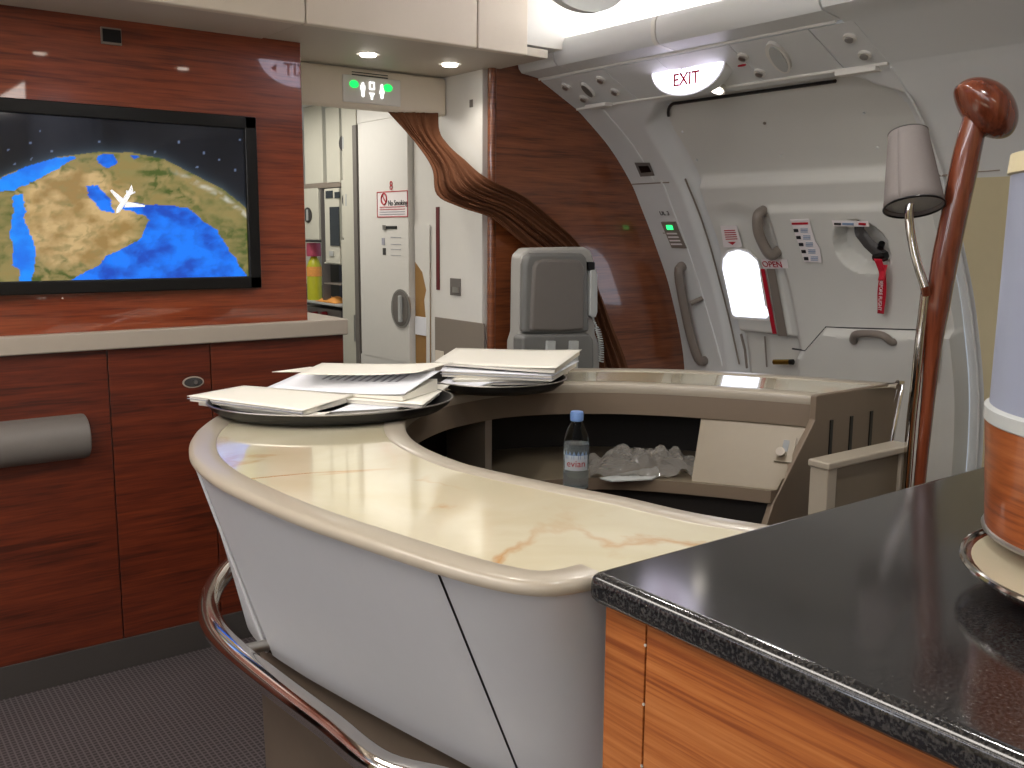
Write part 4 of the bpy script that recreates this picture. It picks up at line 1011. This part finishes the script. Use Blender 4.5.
for v in bm.verts:
    x, y, z = v.co
    dent = max(0, -z)*max(0, -x+.25)
    v.co = kc+ka*(x*.093)+kb*(z*(.070 if z > 0 else .050)+dent*.022)-FW*(y*.072*(1-.25*max(0, x)))
mk('knob', MB().bm(bm), 'wood_post', post, sub=1)
# chrome pole
single('chrome_pole', MB().tube(smoothpath([pX(926, 290, 2.42), pX(920, 340, 2.42), pX(914, 400, 2.42), pX(909, 450, 2.42), V(pX(905, 500, 2.42), 0.02)], 30), .013, 16), 'chrome',
       'slim chrome pole standing just left of the wood post', 'pole')
lp = thing('wall_lamp', 'grey tapered lampshade on a bent chrome stem beside the wood post', 'lamp', pX(926, 288, 2.40))
XS = 2.36
bc, tc_ = at(914, 207, X=XS), at(908, 133, X=XS+.045)
ax = (tc_-bc); Ls = ax.length; ax.normalize(); e1 = ax.cross(Vector((0, 1, 0))).normalized(); e2 = ax.cross(e1)
dl_ = (bc-EYE).dot(FW)
def sring(c, r): return [c+(e1*math.cos(2*PI*k/40)+e2*math.sin(2*PI*k/40))*r for k in range(41)]
sh = mk('shade', MB().loft([sring(bc.lerp(tc_, t), lerp(28.5, 18.5, t)*dl_/960) for t in frange(0, 1, 8)]), 'shade', lp, solid=.003)
mk('shade_rim', MB().tube(sring(bc, 28.7*dl_/960), .003, 8, False), 'black', sh)
mk('shade_rim', MB().tube(sring(tc_, 18.7*dl_/960), .002, 8, False), 'darkgrey', sh)
mk('shade_diffuser', MB().add([p+ax*.012 for p in sring(bc, 27.0*dl_/960)[:-1]], [tuple(range(40))]), 'ring', sh, smooth=False)
mk('stem', MB().tube(smoothpath([bc+ax*.05, at(909, 212, X=2.37), at(911, 235, X=2.38), at(917, 262, X=2.39), at(925, 287, X=2.40)], 30), .0115, 16), 'chrome', lp)
mk('stem_joint', MB().tube([at(925, 285, X=2.40), at(926.5, 294, X=2.415)], .013, 14), 'wood_post', lp)

# ================================================================== CURTAIN
up_ = [(438, 113, 3.60), (441, 136, 3.55), (462, 157, 3.38), (490, 180, 3.22), (525, 197, 3.22), (553, 220, 3.23), (575, 240, 3.24), (590, 262, 3.24), (600, 290, 3.24), (612, 325, 3.24), (628, 368, 3.24), (640, 420, 3.24)]
lo_ = [(388, 112, 3.60), (413, 140, 3.56), (432, 168, 3.44), (437, 195, 3.36), (462, 208, 3.28), (492, 218, 3.22), (520, 240, 3.22), (545, 262, 3.23), (572, 290, 3.24), (580, 325, 3.24), (590, 368, 3.24), (596, 420, 3.24)]
ua = smoothpath([at(x, y, Y=Y) for x, y, Y in up_], 90); la = smoothpath([at(x, y, Y=Y) for x, y, Y in lo_], 90)
def curt(u, v):
    j = int(round(v*89)); p = la[j].lerp(ua[j], u)
    w = 2*PI*(u*4.2+.5*math.sin(v*4)+.9*noise.noise(Vector((u*2.5, v*2, 2))))
    amp = .018*(.6+.4*math.sin(PI*u))*min(1, .5+v*2)
    p = p+Vector((-.25, -1, 0)).normalized()*amp*((1-2*abs(math.sin(w/2)))*.9+.5*(1-2*abs(math.sin(w*1.15+1+v*4)))+.12*math.sin(w*4.1+v*3))
    return p
single('curtain', MB().grid(curt, 90, 89), 'curtain', 'brown pleated curtain swept aside in front of the curved wood wall', 'curtain', solid=.003, smooth=60)

# ================================================================== CREW SEAT
st = thing('crew_seat', 'folded grey crew jump seat with cushion on the curved wood wall', 'seat', (2.6, 3.1, .3))
YQ = 3.08
def qx(x, y, Y=YQ): p = at(x, y, Y=Y); return p.x, p.z
def plate(name, px, Y, depth, mat, bev, par):
    pts = [at(x, y, Y=Y) for x, y in px]; mbx = MB().slab([Vector((p.x, Y, p.z)) for p in pts], (0, depth, 0))
    return mk(name, mbx, mat, par, smooth=40, bev=bev)
plate('shell', [(521, 264), (522, 255), (529, 248), (585, 247), (591, 250), (594, 258), (596, 334), (600, 345), (601, 460), (515, 460), (517, 342), (520, 332)], YQ, .075, 'seatshell', .012, st)
cu = plate('headrest', [(525, 265), (527, 256), (532, 253), (583, 253), (588, 258), (590, 332), (560, 335), (524, 333)], YQ-.03, .04, 'seatdark', .014, st)
plate('headrest_pad', [(534, 267), (537, 261), (545, 259), (581, 260), (585, 266), (585, 330), (560, 332), (531, 331)], YQ-.042, .04, 'padgrey', .012, cu)
plate('folded_seat', [(523, 338), (526, 335), (590, 334), (594, 340), (595, 460), (522, 460)], YQ-.06, .07, 'seatdark', .012, st)
for xa in (548, 571): plate('belt_strap', [(xa, 341), (xa+8, 341), (xa+7, 372), (xa-1, 372)], YQ-.075, .02, 'ring', .002, st)
hs = thing('handset', 'grey handset with coiled cord hanging on the right of the crew seat', 'telephone', at(596, 270, Y=YQ))
plate('receiver', [(591, 270), (596, 268), (598, 275), (598, 312), (596, 318), (590, 316)], YQ-.03, .04, 'ring', .006, hs)
plate('receiver_clip', [(588, 262), (595, 262), (595, 270), (589, 270)], YQ-.03, .04, 'black', .002, hs)
a, b_ = at(592, 316, Y=YQ-.02), at(601, 362, Y=YQ-.02)
cp = []
for i in range(260):
    t = i/259; c = a.lerp(b_, t)+Vector((.02*math.sin(t*PI), 0, 0)); r = .010 if t > .25 else .003
    cp.append(c+Vector((math.cos(t*2*PI*20)*r, math.sin(t*2*PI*20)*r, 0)))
mk('coiled_cord', MB().tube(cp, .0028, 6), 'ring', hs)

# ================================================================== LIGHTS
for i, (xa, ya, yb_, lb) in enumerate([(-.35, -1.9, .2, 'long lit ceiling panel added as fill light above the aisle nearer the rear'), (-.35, .6, 2.6, 'long lit ceiling lamp above the aisle nearer the television'), (-1.7, -1.9, .2, 'long lit ceiling panel added as fill light on the far side nearer the rear'), (-1.7, .6, 2.6, 'long lit ceiling panel added as fill light on the far side nearer the television'), (1.35, -1.9, .0, 'long lit ceiling panel added as fill light behind the granite counter')]):
    o = thing('ceiling_lamp', lb, 'light', (xa, (ya+yb_)/2, 2.40))  # unseen, added for fill, except the aisle lamp nearer the television
    wx = .24 if (xa == -.35 and ya > 0) else 0
    mk('housing', MB().box((xa-.10-wx, ya, 2.405), (xa+.10+wx, yb_, 2.42), .004), 'white', o)
    mk('diffuser', MB().box((xa-.08-wx, ya+.02, 2.398), (xa+.08+wx, yb_-.02, 2.406)), 'panel_lamp', o)
for i, (x, y, lb) in enumerate([(1.15, .9, 'nearest the granite counter'), (1.15, 1.9, 'over the front arm of the bar'), (1.9, .9, 'nearest the column and the counter'), (1.9, 1.75, 'over the bar well')]):
    t = thing('downlight', 'round ceiling downlight above the bar, the one '+lb, 'light', (x, y, 2.40), 'downlights above the bar')
    mk('ring', MB().lathe((x, y, 2.408), [(.028, .010), (.045, .004), (.046, .012)], 24), 'white', t)
    mk('lens', MB().lathe((x, y, 2.407), [(.001, 0), (.03, 0), (.03, .010)], 24), 'beam', t)
    ld = bpy.data.lights.new('downlight_beam', 'SPOT'); ld.energy = 17; ld.spot_size = 2.75; ld.spot_blend = .5; ld.shadow_soft_size = .05; ld.color = (1, .97, .93)
    lo = bpy.data.objects.new('downlight_beam', ld); C.objects.link(lo); lo.location = (x, y, 2.395)
def area(name, loc, rot, sx, sy, e, col=(1, .95, .88)):
    ld = bpy.data.lights.new(name, 'AREA'); ld.shape = 'RECTANGLE'; ld.size = sx; ld.size_y = sy; ld.energy = e; ld.color = col
    o = bpy.data.objects.new(name, ld); C.objects.link(o); o.location = loc; o.rotation_euler = rot; return o
area('passage_fill', (1.9, 4.6, 2.15), (0, 0, 0), .3, 1.2, 9)  # fill light added for the passage, has no fixture
w = bpy.data.worlds.new('World'); bpy.context.scene.world = w; w.use_nodes = True
w.node_tree.nodes['Background'].inputs[0].default_value = (.75, .85, 1, 1); w.node_tree.nodes['Background'].inputs[1].default_value = .5
# guessed windows on the unseen opposite side, added to brighten the lounge
for i in range(7):
    y = -2.1+i*1.15
    f = struct(f'window_{i+2}', MB().box((XL, y-.2, 1.05), (XL+.03, y+.2, 1.62), .03), 'white', smooth=30)
    mk('pane', MB().box((XL+.03, y-.16, 1.09), (XL+.034, y+.16, 1.58)), 'far_fill', f, smooth=False)
wl = thing('wash_fill', 'long glowing panel added as fill light high on the unseen far side lining', 'light', (XL+.05, 1, 2.1))  # invented for the unseen side, throws fill light across the lounge
mk('fill_housing', MB().box((XL, YR+.1, 2.12), (XL+.10, 6.0, 2.36), .005), 'white', wl)
mk('fill_diffuser', MB().box((XL+.10, YR+.15, 2.14), (XL+.106, 5.9, 2.34)), 'wash', wl)
# ================================================================== CAMERA
cd = bpy.data.cameras.new('camera'); co = bpy.data.objects.new('camera', cd); C.objects.link(co)
cd.sensor_width = 36; cd.lens = F/1024*36; cd.clip_start = .02
co.matrix_world = Matrix(((RT.x, UP.x, -FW.x, 0), (RT.y, UP.y, -FW.y, 0), (RT.z, UP.z, -FW.z, H), (0, 0, 0, 1)))
sc = bpy.context.scene; sc.camera = co
sc.view_settings.view_transform = 'Standard'; sc.view_settings.look = 'None'; sc.view_settings.gamma = 1; sc.view_settings.use_curve_mapping = False
sc.view_settings.exposure = 0.14
